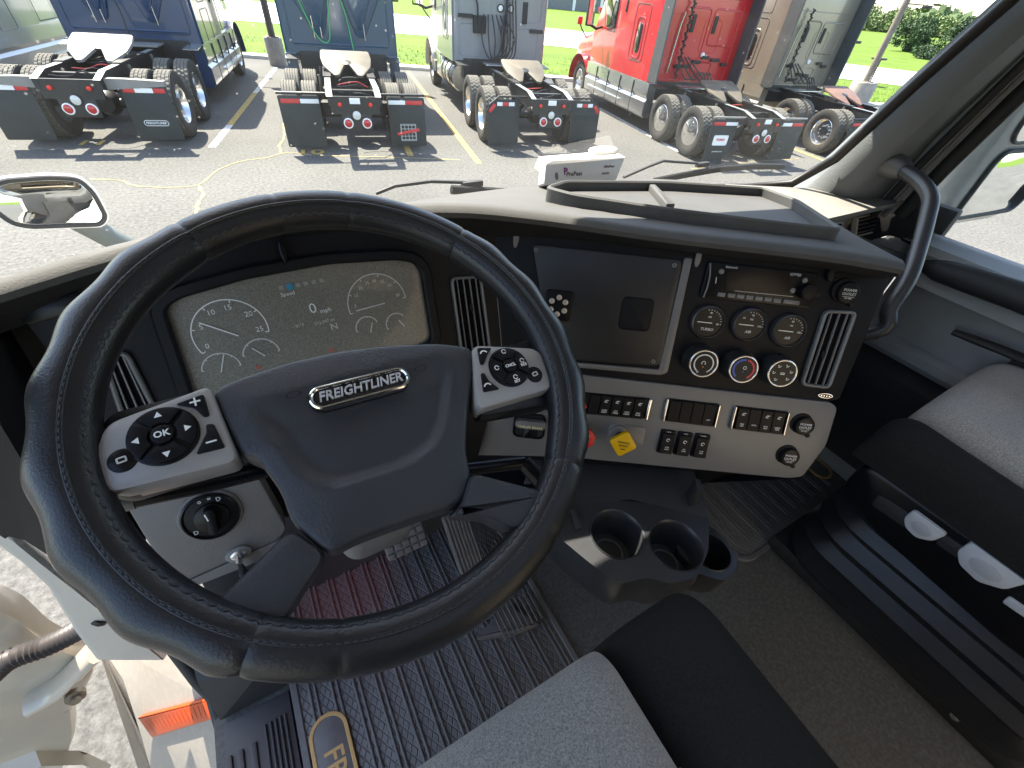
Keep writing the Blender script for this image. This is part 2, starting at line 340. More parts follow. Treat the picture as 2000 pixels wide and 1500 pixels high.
# --- instrument face
m = slab('f', CL, CL.poly([(30,600),(60,560),(500,440),(965,425),(985,700),(930,905),(560,1010),(300,960),(150,760)]), -.06, 0, None, None, 0, mb=MB())
m.build('instrument_fascia', K_black, DASH)
scr = fillet(CL.poly([(322,602),(352,580),(480,543),(640,514),(770,506),(806,512),(820,530),(840,655),(834,668),(640,740),(385,790)]), .012, 4)
clu = ring('instrument_cluster', CL, inset(scr, -.016), .017, -.01, .016, K_black, DASH, .003)
K_scr = MAT('dusty_gauge_screen', (.19,.18,.152), .42, var=(420,.35,.35,.68), bump=(300,.3,.0004), coat=.3)
slab('screen', CL, scr, -.012, .002, K_scr, clu, 0)
dist = lambda pl, a, b: float(np.linalg.norm(np.array(pl.px(a))-np.array(pl.px(b))))
def dial(c, r, a0, a1, needle, nums, tsz, mat=K_white, ticks=6):
    u, v = CL.px(c, .003); R = r
    arc('gauge_arc', CL, u, v, R, a0, a1, .0016, mat, clu, .003, 32)
    q = MB()
    for k in range(ticks):
        a = math.radians(a0+(a1-a0)*k/(ticks-1)); arrow_bar(q, CL, (u+R*math.cos(a), v+R*math.sin(a)), (u+.9*R*math.cos(a), v+.9*R*math.sin(a)), .0014, .003)
    q.build('gauge_ticks', mat, clu, 0)['kind'] = 'stuff'
    q = MB(); e = CL.px(needle[0], .0035); f = CL.px(needle[1], .0035); arrow_bar(q, CL, e, f, .0017, .0038); q.build('gauge_needle', mat, clu, 0)
    for s, k in nums:
        a = math.radians(a0+(a1-a0)*k); txt('gauge_number', s, CL, u+.76*R*math.cos(a), v+.76*R*math.sin(a), tsz, mat, clu, .003)
R1 = dist(CL, (378,633), (530,640))/2
dial((452,650), R1, 205, -12, ((388,630),(466,656)), [('0',.03),('5',.24),('10',.42),('15',.58),('20',.78),('25',.97)], .0105)
R2 = dist(CL, (395,715), (473,715))/2
dial((434,722), R2, 170, 0, ((437,692),(432,727)), [], .006, K_dimw, 5)
dial((512,693), R2, 170, 0, ((492,680),(518,695)), [], .006, K_dimw, 5)
R3 = dist(CL, (683,580), (796,590))/2
dial((738,592), R3, 190, 0, ((696,607),(752,592)), [('5',.08),('15',.22),('25',.34),('35',.45),('45',.55),('55',.66),('65',.77),('85',.95)], .007, K_dimw)
dial((718,640), R2*.75, 190, 20, ((727,630),(724,650)), [], .006, K_dimw, 4)
dial((775,632), R2*.72, 200, 40, ((778,625),(790,637)), [], .006, K_dimw, 4)
for s, c, z, mm in (('0',(611,603),.022,K_white),('mph',(636,606),.0095,K_white),('Speed',(562,574),.008,K_white),('512,047 mi',(634,628),.0068,K_dimw),('91°F',(586,636),.0068,K_dimw),('N',(653,638),.015,K_dimw)):
    u, v = CL.px(c, .003); txt('display_text', s, CL, u, v, z, mm, clu, .003, rot=.03)
K_blue = MAT('display_blue', (.03,.25,.42), .4); K_blueic = MAT('icon_grey', (.3,.3,.29), .5)
for k, c in enumerate(((549,562),(566,560),(582,557),(597,554),(613,551),(628,548))):
    u, v = CL.px(c, .003); slab('menu_icon', CL, rr(u, v, .0088 if k == 1 else .006, .0088 if k == 1 else .0055, .001, 2), .0022, .003, K_blue if k == 1 else K_blueic, clu, 0)
for c in ((648,684),(505,718)):
    u, v = CL.px(c, .003); slab('warning_icon', CL, circ(u, v, .0032, 8), .0022, .003, MAT('faint_red_print', (.45,.1,.07), .5), clu, 0)
# dimmer thumbwheel over the cluster
u, v = CL.px((552,492), .015); slab('thumbwheel', CL, circ(u, v, .0045, 14, .016), -.004, .02, K_blackg, DASH, .003)
# --- air vents
def vent(pl, quad, nslat, frame, vertical=True, wd=.006, lever=None, name='air_vent', w=.009):
    q = [np.array(p) for p in quad]                           # TL TR BR BL in uv
    f = ring(name, pl, fillet([tuple(p) for p in q], .012, 4), wd, -.01, w, frame, DASH, .002)
    slab('vent_recess', pl, inset(fillet([tuple(p) for p in q], .012, 4), wd*.8), -.012, .0010, MAT('vent_dark', (.003,.003,.004), .8, spec=.1), f, 0)
    for k in range(nslat):
        t_ = (k+1)/(nslat+1); m = MB()
        a, b = (q[0]+(q[1]-q[0])*t_, q[3]+(q[2]-q[3])*t_) if vertical else (q[0]+(q[3]-q[0])*t_, q[1]+(q[2]-q[1])*t_)
        d = unit(b-a); a = a+d*wd*.8; b = b-d*wd*.8; nrm = np.array([-d[1], d[0]])*.0008
        m.loft([[pl.P(*(p+nrm), .0005), pl.P(*(p-nrm), .0005), pl.P(*(p-nrm), .0055), pl.P(*(p+nrm), .0055)] for p in (a, b)])
        m.build('slat', K_grey, f)
    if lever is not None:
        u, v = lever; slab('lever', pl, rr(u, v, .006, .014, .002, 2), .0, .007, K_black, f, .001)
    return f
vent(ST, ST.poly([(1608,604),(1671,607),(1617,758),(1560,751)]), 3, K_sil, True, .0055, ST.px((1604,690)))
vent(CL, CL.poly([(877,541),(938,537),(958,690),(898,690)]), 4, K_sil, True, .0048, CL.px((918,600)))
vent(CL, CL.poly([(196,690),(250,682),(318,815),(245,835)]), 3, K_sil, True, .0055)
u, v = CL.px((110,600)); slab('side_demister', CL, rr(u, v, .07, .022, .006, 4, .1), -.002, .004, K_blackg, DASH, .001)
# --- centre stack face
slab('center_panel', ST, fillet(ST.poly([(958,425),(1300,455),(1600,500),(1742,525),(1732,560),(1640,780),(1622,784),(1135,731),(985,712)]), .004, 3), -.06, 0, K_black, DASH, .002)
m = MB(); pA = ST.px((960,452)); pB = ST.px((982,700)); arrow_bar(m, ST, pA, pB, .0016, .0008); m.build('panel_seam', K_dimw if False else K_grey, DASH, 0)
slab('switch_panel', ST, fillet(ST.poly([(880,702),(985,714),(1135,731),(1622,785),(1634,796),(1612,868),(1566,930),(1540,933),(1100,891),(915,888)]), .010, 4), -.05, .004, K_sil, DASH, .003)
# blank plate in its recess with a silver edge
slab('plate_frame', ST, fillet(ST.poly([(1337,503),(1353,504),(1304,728),(1290,733),(1062,712),(1060,702),(1287,722)], .004), .004, 3), -.004, .005, K_sil, DASH, .002)
pi = ST.poly([(1040,476),(1334,509),(1289,715),(1075,700)], .006); bp = slab('blank_plate', ST, fillet(pi, .010, 4), -.004, .006, MAT('blank_plate_black', (.016,.017,.02), .42, bump=(700,.3,.0006), var=(6,.2)), DASH, .0015)
for c in ((1047,488),(1317,518),(1276,706),(1090,690)):
    u, v = ST.px(c, .007); s_ = slab('screw', ST, circ(u, v, .0042, 12), .005, .0085, K_grey, bp, .001); slab('recess', ST, circ(u, v, .0018, 6), .0084, .0087, K_rubk, bp, 0)
u, v = ST.px((1090,597), .008); mg = slab('magnet_mount', ST, rr(u, v, .050, .056, .006), .005, .0095, K_key, bp, .0015)
for k in range(6):
    a = math.radians(60*k+90); slab('magnet', ST, circ(u+.0145*math.cos(a), v+.0155*math.sin(a), .0052, 14), .009, .011, MAT('magnet_silver', (.62,.56,.50), .35, .5), bp, .0005)
u, v = ST.px((1243,614), .008); slab('square_cover', ST, rr(u, v, .055, .058, .008), .005, .0085, K_black, bp, .0015); ring('square_edge', ST, rr(u, v, .058, .061, .009), .0022, .005, .0078, K_key, bp, .0006)
for c in ((1008,466),(1364,504)):
    u, v = ST.px(c, .003); slab('trim_clip', ST, circ(u, v, .0052, 18, .016), 0, .004, K_grey, DASH, .001)
# --- radio
rq = ST.poly([(1384,510),(1598,534),(1582,602),(1366,580)], .004)
ra = slab('radio', ST, fillet(rq, .004, 3), 0, .006, K_blackg, DASH, .002)
z1 = lambda x, y: (1300+x/4.411, 470+y/4.411)
slab('display', ST, fillet(ST.poly([z1(520,205),z1(1070,270),z1(1060,460),z1(510,425)], .006), .003, 2), .004, .0068, MAT('radio_display', (.007,.005,.006), .35, spec=.25), ra, .0005)
m = MB(); m.tube([ST.P(*ST.px(z1(x,y)), .008) for x, y in ((372,190),(368,300),(345,400),(312,482))], .0014, 6); m.build('handle', K_grey, ra)
for x, y in ((482,265),(1200,343),(1095,430)):
    u, v = ST.px(z1(x,y), .007); slab('round_button', ST, circ(u, v, .0048, 16), .004, .009, K_sil, ra, .001)
for k, (x, y) in enumerate(((480,465),(567,474),(645,482),(723,490),(803,498),(882,507),(960,517),(1083,530))):
    u, v = ST.px(z1(x,y), .007); slab('preset_button', ST, rr(u, v, .0285 if k == 7 else .0135, .0072, .001, 2, -.012), .004, .0085, K_sil, ra, .0008)
u, v = ST.px(z1(1220,440), .012); slab('volume_knob', ST, circ(u, v, .0135, 24), .004, .020, K_key, ra, .002)
slab('side_knob', ST, circ(u+.020, v-.002, .006, 16), .004, .012, K_key, ra, .001)
for s, c, z in (('Bluetooth', (570,230), .0052), ('(((XM)))', (1120,292), .0056)): u, v = ST.px(z1(*c), .007); txt('lettering', s, ST, u, v, z, K_dimw, ra, .0073)
m = MB(); arrow_bar(m, ST, ST.px(z1(580,427)), ST.px(z1(1080,478)), .0007, .0073); arrow_bar(m, ST, ST.px(z1(425,310)), ST.px(z1(418,365)), .0015, .0073); m.build('marking', K_dimw, ra, 0)
u, v = ST.px(z1(1430,285), .006); dv = slab('dash_knob', ST, circ(u, v, .008, 18, .013), -.004, .010, K_key, DASH, .002)
for k in range(3): slab('rib', ST, rr(u+.008, v+.008-.008*k, .006, .0035, .001, 2), .002, .012, K_black, dv, .0006)
# --- round gauges
for c, word, extra in (((1383,629),'TURBO',(('40',85),('80',-8))), ((1464,634),'AIR',(('50',140),('90',85),('120',-5))), ((1541,646),'AIR',(('50',85),('100',-5)))):
    u, v = ST.px(c, .006); g = MB()
    prof = [(.0325,0),(.0325,.004),(.030,.009),(.0275,.010),(.0265,.007)]
    g.loft([[ST.P(u+r*math.cos(2*math.pi*k/36), v+r*math.sin(2*math.pi*k/36), h) for k in range(36)] for r, h in prof], cap1=False)
    go = g.build('pressure_gauge', MAT('gauge_bezel', (.05,.05,.054), .25, .3), DASH)
    slab('gauge_face', ST, circ(u, v, .0272, 32), .001, .0065, K_blackg, go, 0)
    m = MB(); arrow_bar(m, ST, (u-.020, v-.001), (u+.007, v-.001), .0016, .0078); m.build('gauge_needle', K_white, go, 0)
    m = MB()
    for k in range(9):
        a = math.radians(100-105*k/8); arrow_bar(m, ST, (u+.0238*math.cos(a), v+.0238*math.sin(a)), (u+.0215*math.cos(a), v+.0215*math.sin(a)), .0009, .0072)
    m.build('gauge_ticks', K_white, go, 0)['kind'] = 'stuff'
    txt('lettering', word, ST, u, v-.0135, .0072, K_white, go, .0072, shear=.2)
    txt('lettering', 'PSI', ST, u+.001, v+.0095, .0046, K_white, go, .0072)
    for s, a in extra: a = math.radians(a); txt('lettering', s, ST, u+.0172*math.cos(a), v+.0172*math.sin(a), .0046, K_white, go, .0072)
# --- climate knobs
K_ringm = MAT('knob_ring', (.70,.69,.67), .22, .85)
for i, c in enumerate(((1375,711),(1453,722),(1529,730))):
    u, v = ST.px(c, .032); g = MB()
    g.loft([[ST.P(u+r*math.cos(2*math.pi*k/36), v+r*math.sin(2*math.pi*k/36), h) for k in range(36)] for r, h in ((.0305,0),(.0300,.012),(.0272,.028),(.0262,.030))], cap1=False)
    ko = g.build('climate_knob', MAT('knob_body', (.035,.035,.037), .33, .2), DASH)
    ring('knob_ring', ST, circ(u, v, .0264, 36), .0032, .026, .0322, K_ringm, ko, .0012)
    slab('knob_face', ST, circ(u, v, .0236, 32), .026, .0305, K_blackg, ko, 0)
    if i == 0:
        arc('knob_mark', ST, u, v, .0172, -60, 235, .0022, K_white, ko, .0309); txt('lettering', 'C', ST, u-.001, v+.002, .011, K_white, ko, .0309, rot=-1.57)
        slab('pilot_dot', ST, circ(u, v-.006, .0012, 8), .0305, .0312, MAT('orange_pilot', (.9,.25,.05), .4), ko, 0); txt('lettering', 'o', ST, u-.008, v-.0155, .0085, K_white, ko, .0309)
    elif i == 1:
        arc('knob_mark', ST, u, v, .0182, 88, 235, .0034, MAT('blue_print', (.02,.09,.5), .4), ko, .0309); arc('knob_mark', ST, u, v, .0182, -60, 80, .0034, MAT('red_print', (.6,.03,.06), .4), ko, .0309)
        arc('knob_mark', ST, u+.0015, v+.003, .0028, 0, 360, .0011, K_white, ko, .0309, 14); slab('pilot_dot', ST, circ(u, v-.0045, .0015, 8), .0305, .0312, _mats['blue_print'], ko, 0)
    else:
        for k in range(6):
            a = math.radians(70-55*k if k < 3 else 125+55*(k-3)); x, y = u+.0155*math.cos(a), v+.0155*math.sin(a)
            m = MB(); slab('x', ST, circ(x-.0018, y+.0016, .0011, 6), .0305, .031, None, None, 0, mb=m); arrow_bar(m, ST, (x-.0026, y-.001), (x+.0008, y-.0014), .0014, .0311); arrow_bar(m, ST, (x+.0006, y-.0012), (x+.0026, y+.0012), .0013, .0311); m.build('knob_icon', K_white, ko, 0)
        m = MB(); arrow_bar(m, ST, (u-.004, v+.001), (u+.004, v+.001), .0014, .0311); arrow_bar(m, ST, (u-.004, v-.0015), (u+.004, v-.0015), .0014, .0311); m.build('knob_icon', K_white, ko, 0)
# --- switch banks
z2 = lambda x, y: (960+x*.35, 740+y*.35)
def bank(quad, names, ends=(1,1), skip=()):
    q = [np.array(p) for p in ST.poly(quad, .010)]; b = slab('switch_bank', ST, fillet([tuple(p) for p in q], .003, 2), 0, .007, K_key, DASH, .001)
    n = len(names); e = .07
    for k, (top, bot) in enumerate(names):
        t0, t1 = e+(1-2*e)*k/n+.006, e+(1-2*e)*(k+1)/n-.006
        c = [q[0]+(q[1]-q[0])*t0, q[0]+(q[1]-q[0])*t1, q[3]+(q[2]-q[3])*t1, q[3]+(q[2]-q[3])*t0]; ce = sum(c)/4; c = [tuple(ce+(p-ce)*np.array([1,.94])) for p in c]
        m = MB(); mid = [(np.array(c[0])+np.array(c[3]))/2, (np.array(c[1])+np.array(c[2]))/2]; dn = [np.array(c[3])-mid[0], np.array(c[2])-mid[1]]
        m.loft([[ST.P(*p, .006) for p in c], [ST.P(*(np.array(p)+(ce-np.array(p))*.03), .0115 if j < 2 else .0135) for j, p in enumerate(c)]]); m.build('switch', K_key, b)
        h = np.linalg.norm(np.array(c[0])-np.array(c[3])); up = unit(np.array(c[0])-np.array(c[3]))
        if top == 'tri':
            m = MB(); p = ce; m.add([ST.P(p[0]-.0095, p[1]-.007, .0142), ST.P(p[0]+.0095, p[1]-.0075, .0142), ST.P(p[0], p[1]+.0105, .0142)], [(0,1,2)]); m.build('hazard_triangle', MAT('hazard_red', (.7,.02,.03), .35), b, 0)
            arc('hazard_mark', ST, p[0], p[1]-.002, .0038, 90, 450, .0014, K_white, b, .0146, 3)
        elif top:
            p = ce+up*h*.25
            for r0 in (0,): arc('switch_icon', ST, p[0], p[1], .0026, 20, 320, .0011, K_white, b, .0133, 12); m = MB(); arrow_bar(m, ST, (p[0]-.004, p[1]-.002), (p[0]+.004, p[1]+.003), .001, .0134); m.build('switch_icon', K_white, b, 0)
        if bot:
            for j, s in enumerate(bot): p = ce-up*(h*.2+.0042*j); txt('lettering', s, ST, p[0], p[1], .0040, K_white, b, .0142, bold=.01)
    for s in (0, 1):
        if ends[s]:
            A, B = (q[0], q[3]) if s == 0 else (q[1], q[2]); d = (q[1]-q[0])*(.035 if s == 0 else -.035)
            slab('end_clip', ST, fillet([tuple(A), tuple(A+d), tuple(B+d), tuple(B)], .001, 2), .004, .0125, K_chrome, b, .001)
    return b
bank([(1122,766),(1274,780),(1264,820),(1112,806)], [('tri',None),(None,None),(1,('DASH','LIGHT')),(1,('ATC','OPEN')),(1,('UTLY','LIGHT')),(1,('ENG','OVER'))], (0,1))
bank([(1303,779),(1408,791),(1397,835),(1293,822)], [(None,None),(None,None),(None,None),(None,('OPT',))])
bank([(1436,794),(1543,806),(1532,850),(1425,838)], [(1,('FAN','OFF')),(None,('OPT2',)),(1,('ENG','FAN')),(1,('LIGHT','TEST'))])
bank([(975,768),(1090,774),(1080,802),(970,796)], [(None,('LANE','DEPT')),(None,('ASST','LIGHT')),(None,None)], (1,0))
# three guarded rocker switches
for c, a, b_, up in (((1303,866),('INTR','AXLE'),'UNLOCK','LOCK'), ((1336,870),('AIR','SLIDE'),'LOCK','SLIDE'), ((1370,874),('SUSP','HGT'),'NORMAL','LOWER')):
    u, v = ST.px(c, .014); b = slab('guarded_switch', ST, rr(u, v, .030, .052, .003, 3, -.012), 0, .009, K_key, DASH, .0015)
    m = MB(); m.loft([[ST.P(u+x, v+y, wz) for x in (-.0115,.0115) for wz in ((.008, h),)[0]][:] for y, h in ((-.022,.012),(-.008,.018),(.006,.015),(.021,.021))] if False else [[ST.P(u-.0115, v+y, .008), ST.P(u+.0115, v+y, .008), ST.P(u+.0115, v+y, h), ST.P(u-.0115, v+y, h)] for y, h in ((-.021,.019),(-.008,.016),(.006,.015),(.020,.013))]); m.build('rocker', K_key, b)
    arc('switch_icon', ST, u, v+.008, .003, 0, 300, .0013, K_white, b, .0158, 10)
    for j, s in enumerate(a): txt('lettering', s, ST, u, v-.007-.0042*j, .0036, K_white, b, .0185)
    txt('lettering', b_, ST, u, v-.0235, .0032, K_white, b, .0095); txt('lettering', up, ST, u, v+.0232, .0032, K_white, b, .0095)
# --- air brake knobs and trailer brake lever
def post(pl, u, v, r, w0, w1, name, mat, par, n=20): return slab(name, pl, circ(u, v, r, n), w0, w1, mat, par, .001)
u, v = ST.px((1217,867), .04); pk = slab('parking_brake_knob', ST, fillet(rr(u, v, .041, .041, .001, 1, math.pi/4-.12)[0:8], .006, 3) if False else rr(u, v, .041, .041, .006, 4, math.pi/4-.14), .034, .043, K_yel, DASH, .002)
post(ST, u, v, .012, 0, .035, 'stem', K_rubk, pk); slab('boss', ST, circ(u-.004, v+.004, .020, 24), .002, .010, K_sil, pk, .003)
slab('backing', ST, rr(u+.012, v+.002, .075, .046, .010), .003, .0055, K_sil, pk, .001)
for j, s in enumerate(('PARKING','BRAKE')): txt('lettering', s, ST, u, v+.004-.007*j, .0058, MAT('black_print', (.02,.02,.02), .5), pk, .0434, rot=-.06)
m = MB(); arrow_bar(m, ST, (u-.005, v-.010), (u+.005, v-.0105), .0022, .0434); m.build('marking', _mats['black_print'], pk, 0)
u, v = ST.px((1140,857), .04); tk = slab('trailer_air_knob', ST, [(u+.023*math.cos(math.radians(45*k+16)), v+.023*math.sin(math.radians(45*k+16))) for k in range(8)], .034, .043, K_red, DASH, .002)
post(ST, u, v, .012, 0, .035, 'stem', K_rubk, tk)
for j, s in enumerate(('TRAILER','AIR','SUPPLY','PUSH')): txt('lettering', s, ST, u+.001, v+.009-.0066*j, .0056, K_white, tk, .0434, rot=-.06)
u, v = ST.px((1034,832), .006); tb = ring('trailer_brake', ST, rr(u, v, .066, .056, .012), .004, .002, .008, K_blackg, DASH, .0015)
slab('recess', ST, rr(u, v, .060, .050, .010), -.03, .0045, K_rubk, tb, 0)
slab('arm', ST, rr(u-.002, v-.012, .040, .020, .003), .002, .014, K_key, tb, .002); slab('arm', ST, rr(u-.002, v-.010, .018, .026, .002), .002, .018, K_blackg, tb, .002)
slab('lever', ST, rr(u+.001, v+.009, .062, .019, .008), .012, .024, K_sil, tb, .004)
txt('lettering', 'TRAILER BRAKE', ST, u+.001, v+.0055, .0072, MAT('cream_print', (.85,.78,.45), .5), tb, .0244, bold=.01)
# --- power outlets
for c, pl_, mt_ in (((1572,833),ST,1), ((1543,894),ST,1), ((1658,572),ST,0)):
    u, v = pl_.px(c, .012); po_ = slab('power_outlet', pl_, circ(u-.004, v+.003, .0215, 28), 0, .006, K_key, DASH, .002)
    slab('cap', pl_, circ(u, v, .0190, 28), .004, .014, K_blackg if mt_ else K_key, po_, .003); slab('cap_tab', pl_, rr(u+.012, v-.018, .008, .012, .003, 3, .6), .004, .011, K_key, po_, .001)
    for j, s in enumerate(('POWER','OUTLET')): txt('lettering', s, pl_, u, v+.0045-.0068*j, .0066, K_white if mt_ else K_dimw, po_, .0143)
    m = MB(); arrow_bar(m, pl_, (u-.010, v-.0068), (u+.010, v-.0068), .0007, .0143); m.build('marking', K_dimw, po_, 0)
    txt('lettering', '12V 20A', pl_, u, v-.0095, .0036, K_dimw, po_, .0143)
u, v = ST.px((1612,773), .003); em = ring('oval_emblem', ST, circ(u, v, .014, 24, .0052), .0018, 0, .004, K_chrome, DASH, .0005)
for k in range(4): slab('stud', ST, circ(u-.007+.005*k, v-.0005, .0014, 8), 0, .003, K_chrome, em, 0)
# --- lower dash below the switch panel, its right end and the passenger side
lowp = ST.poly([(850,885),(1100,890),(1545,934),(1560,935)])
c0 = ST.P(*lowp[0]); c1 = ST.P(*lowp[3])
def lowpt(k, dz, back):     # along the bottom edge of the silver panel, dropped and set forward
    p = c0*(1-k)+c1*k; nh = unit(V3(_n[0],_n[1],0)); return p-nh*back+V3(0,0,dz)
LP = ((.03,.04,.985),(-.012,.022,.985),(-.035,.028,.975),(-.05,.07,.95),(-.16,.085,.84),(-.17,.05,.82),(-.40,.085,.62),(-.46,.3,.60),(.03,.3,.97))
MB().loft([[lowpt(k*km,dz,bk_) for dz, bk_, km in LP] for k in (0,.25,.5,.75,1.)]).build('lower_panel', K_black, DASH)
for px_ in ((1356,980),):
    r = at(px_, 'z', Z(-.775)); MB().box((r[0],r[1]+.01,r[2]+.02), (.014,.03,.06), R=Matrix.Rotation(-math.radians(35),3,'Z'), bev=.004).build('pocket_rib', K_char, DASH)
# right end of the stack turning forward, and passenger-side face with two vents
e1 = ST.P(*ST.px((1738,530))); e2 = ST.P(*ST.px((1640,780))); e3 = c1+V3(0,0,0)
fwd = unit(V3(.5,.86,0))
MB().loft([[e1, e2, e3, lowpt(.84,-.16,.09), lowpt(.62,-.40,.09)], [e1+fwd*.36, e2+fwd*.40, e3+fwd*.45, lowpt(.84,-.16,.5), lowpt(.62,-.40,.5)]], closed=False).build('end_panel', K_black, DASH, 0)
PS = PL(V3(1.32,.53,Z(-.41)), (0.04,-.985,.17))
MB().loft([[V3(1.13,.50+.02*0,Z(-.351)), V3(1.13,.505,Z(-.365)), V3(1.13,.535,Z(-.371)), V3(1.13,.775,Z(-.40)), V3(1.13,.77,Z(-.354))], [V3(1.525,.49,Z(-.348)), V3(1.525,.495,Z(-.363)), V3(1.525,.53,Z(-.369)), V3(1.525,.60,Z(-.42)), V3(1.525,.58,Z(-.354))]]).build('passenger_shelf', K_brown, DASH, 30)
MB().loft([[V3(x,.533,Z(-.366)), V3(x,.556,Z(-.455)), V3(x,.62,Z(-.47)), V3(x,.63,Z(-.37))] for x in (1.05,1.53)]).build('passenger_fascia', K_brown, DASH)
MB().loft([[V3(x,.56,Z(-.458)), V3(x,.50,Z(-.52)), V3(x,.48,Z(-.60)), V3(x,.56,Z(-.72)), V3(x,.80,Z(-.76)), V3(x,.80,Z(-.46))] for x in (.96,1.50)]).build('glove_box', K_char, DASH)
K_vf = MAT('pale_vent_frame', (.62,.60,.55), .45)
vent(PS, PS.poly([(1672,424),(1716,413),(1712,452),(1668,463)]), 4, K_vf, False, .004, PS.px((1692,437)), w=.006)
vent(PS, PS.poly([(1590,440),(1646,432),(1640,468),(1586,478)]), 4, K_vf, False, .004, w=.006)
u, v = PS.px((1706,471), .003); txt('lettering', 'VIDIA', PS, u-.012, v, .016, K_chrome, DASH, .004, bold=.015) if False else txt('lettering', 'DIA', PS, u, v, .016, K_chrome, DASH, .012, bold=.015)
# --- lower left panel with light switch and ignition (driver's knee side)
KN = PL(CL.P(-.27,-.30,.045), (0.02,-.90,.43))
kp = KN.poly([(232,968),(490,905),(560,1032),(545,1055),(350,1142),(335,1138)])
slab('knee_panel', KN, fillet(kp, .008, 3), -.06, 0, K_taupe, DASH, .004)
u, v = KN.px((411,1010), .008); R_ = dist(KN, (353,1012), (470,1006))/2
ls = slab('light_switch', KN, circ(u, v, R_*1.12, 32), 0, .004, K_taupe, DASH, .003); ring('bezel', KN, circ(u, v, R_, 32), R_*.12, .002, .010, K_blackg, ls, .002)
slab('dial', KN, circ(u, v, R_*.92, 32), .002, .007, K_key, ls, .001); slab('hub', KN, circ(u+.002, v-.001, R_*.62, 28), .005, .012, K_blackg, ls, .002)
slab('grip', KN, rr(u+.002, v-.001, R_*.38, R_*1.15, R_*.15, 4, -.12), .010, .026, K_key, ls, .004)
m = MB(); arrow_bar(m, KN, (u, v+R_*.1), (u-.001, v+R_*.42), .0018, .0264); m.build('pointer', K_white, ls, 0)
for s, a in (('o',100),('=',75),('D',52),('D',215)): a = math.radians(a); txt('marking', s, KN, u+R_*.78*math.cos(a), v+R_*.78*math.sin(a), R_*.24, K_white, ls, .0075)
MB().loft([[KN.P(*p, w_) for p in KN.poly([(350,1142),(548,1052),(530,1085),(360,1152)])] for w_ in (-.05,.002)]).build('knee_edge', K_taupe, DASH)
u, v = KN.px((466,1082), .004); ig = slab('ignition_lock', KN, circ(u, v, .018, 20, .012), -.02, .006, K_grey, DASH, .002); slab('lock_face', KN, circ(u, v, .011, 18, .008), .004, .008, K_alu, ig, .001)
MB().box(KN.P(u, v-.004, .02), (.004,.012,.024), R=Matrix.Rotation(.2,3,'X')).build('key', K_alu, ig); MB().box(KN.P(u+.002, v-.030, .026), (.008,.02,.05), bev=.003).build('key_fob', K_rubk, ig)
# side of the dash by the driver's door
MB().loft([[V3(-.46,.50,Z(-.285)), V3(-.46,.80,Z(-.35)), V3(-.46,.80,Z(-.60)), V3(-.46,.67,Z(-.62)), V3(-.43,.61,Z(-.65))], [V3(-.30,.585,Z(-.285)), V3(-.30,.80,Z(-.35)), V3(-.30,.80,Z(-.75)), V3(-.33,.60,Z(-.76)), V3(-.36,.52,Z(-.70))]]).build('side_panel', K_char, DASH)
# ================================================================== steering wheel
WC = V3(.044,.33,Z(-.296)); WH = PL(WC, (.04,-.449,.893))
SW = thing('steering_wheel', 'four-spoke steering wheel with laced black leather cover', 'steering wheel', tuple(WC-WH.n*.12))
RC, RA, RB = .2188, .0210, .0198
def rimpt(a, q, sc=1.):
    # a: angle round the wheel, q: angle round the tube. Finger waves on both side grips.
    d = math.degrees(a) % 360
    grip = 0.
    for lo, hi in ((118,232),(-42,42)):
        x = (d-lo) % 360
        if x < hi-lo: grip = min(1, x/5, (hi-lo-x)/5)
    wv = .0022*grip*math.cos(a*22)*max(0, math.cos(q))+.0012*grip
    seam = sum(math.exp(-(((d-s+180) % 360-180)/.7)**2) for s in (118,232,318,42,248,300,95,76))*-.0012
    rx = RA+wv+seam; ry = RB+wv*.5+seam
    # inner edge thinner (egg section)
    k = rx*math.cos(q); 
    if math.cos(q) < 0: k *= 1.0
    return WH.P((RC+k)*math.cos(a), (RC+k)*math.sin(a), ry*math.sin(q)*sc)
NA, NQ = 360, 26
def rimsec(a0, a1, mat, name, q0=0, q1=2*math.pi, off=0):
    m = MB(); us = np.radians(np.arange(a0, a1+.5, 1.0)); qs = np.linspace(q0, q1, NQ)
    m.grid(lambda a, q: rimpt(a, q), us, qs); return m.build(name, mat, SW, 60)
rimsec(118,232,K_leath_perf,'rim_grip'); rimsec(232,318,K_leather,'rim'); rimsec(318,402,K_leath_perf,'rim_grip'); rimsec(42,118,K_leather,'rim')
# seams: sewn lines on the face and lacing along the inner side
def stitches(qd, n, ln, r, name, wob=0.):
    m = MB()
    for k in range(n):
        a = 2*math.pi*k/n; b = a+2*math.pi/n*ln; q = math.radians(qd)
        p0 = rimpt(a, q+wob*((k % 2)*2-1)); p1 = rimpt(b, q-wob*((k % 2)*2-1)); c = WH.P(RC*math.cos(a), RC*math.sin(a)); o = unit(p0-c)*r*.5
        m.tube([p0-o*.6, (p0+p1)/2+o, p1-o*.6], r, 5)
    s = m.build(name, K_thread, SW); s['kind'] = 'stuff'; return s
stitches(104, 220, .62, .0009, 'stitching'); stitches(140, 260, .85, .0011, 'lacing', .05)
m = MB()
for qd in (107, 101):
    m.tube([rimpt(a, math.radians(qd))+WH.n*-.0002 for a in np.linspace(0,2*math.pi,180,endpoint=False)], .0008, 5, closed=True)
sm_ = m.build('seam', K_leather, SW); sm_['kind'] = 'stuff'
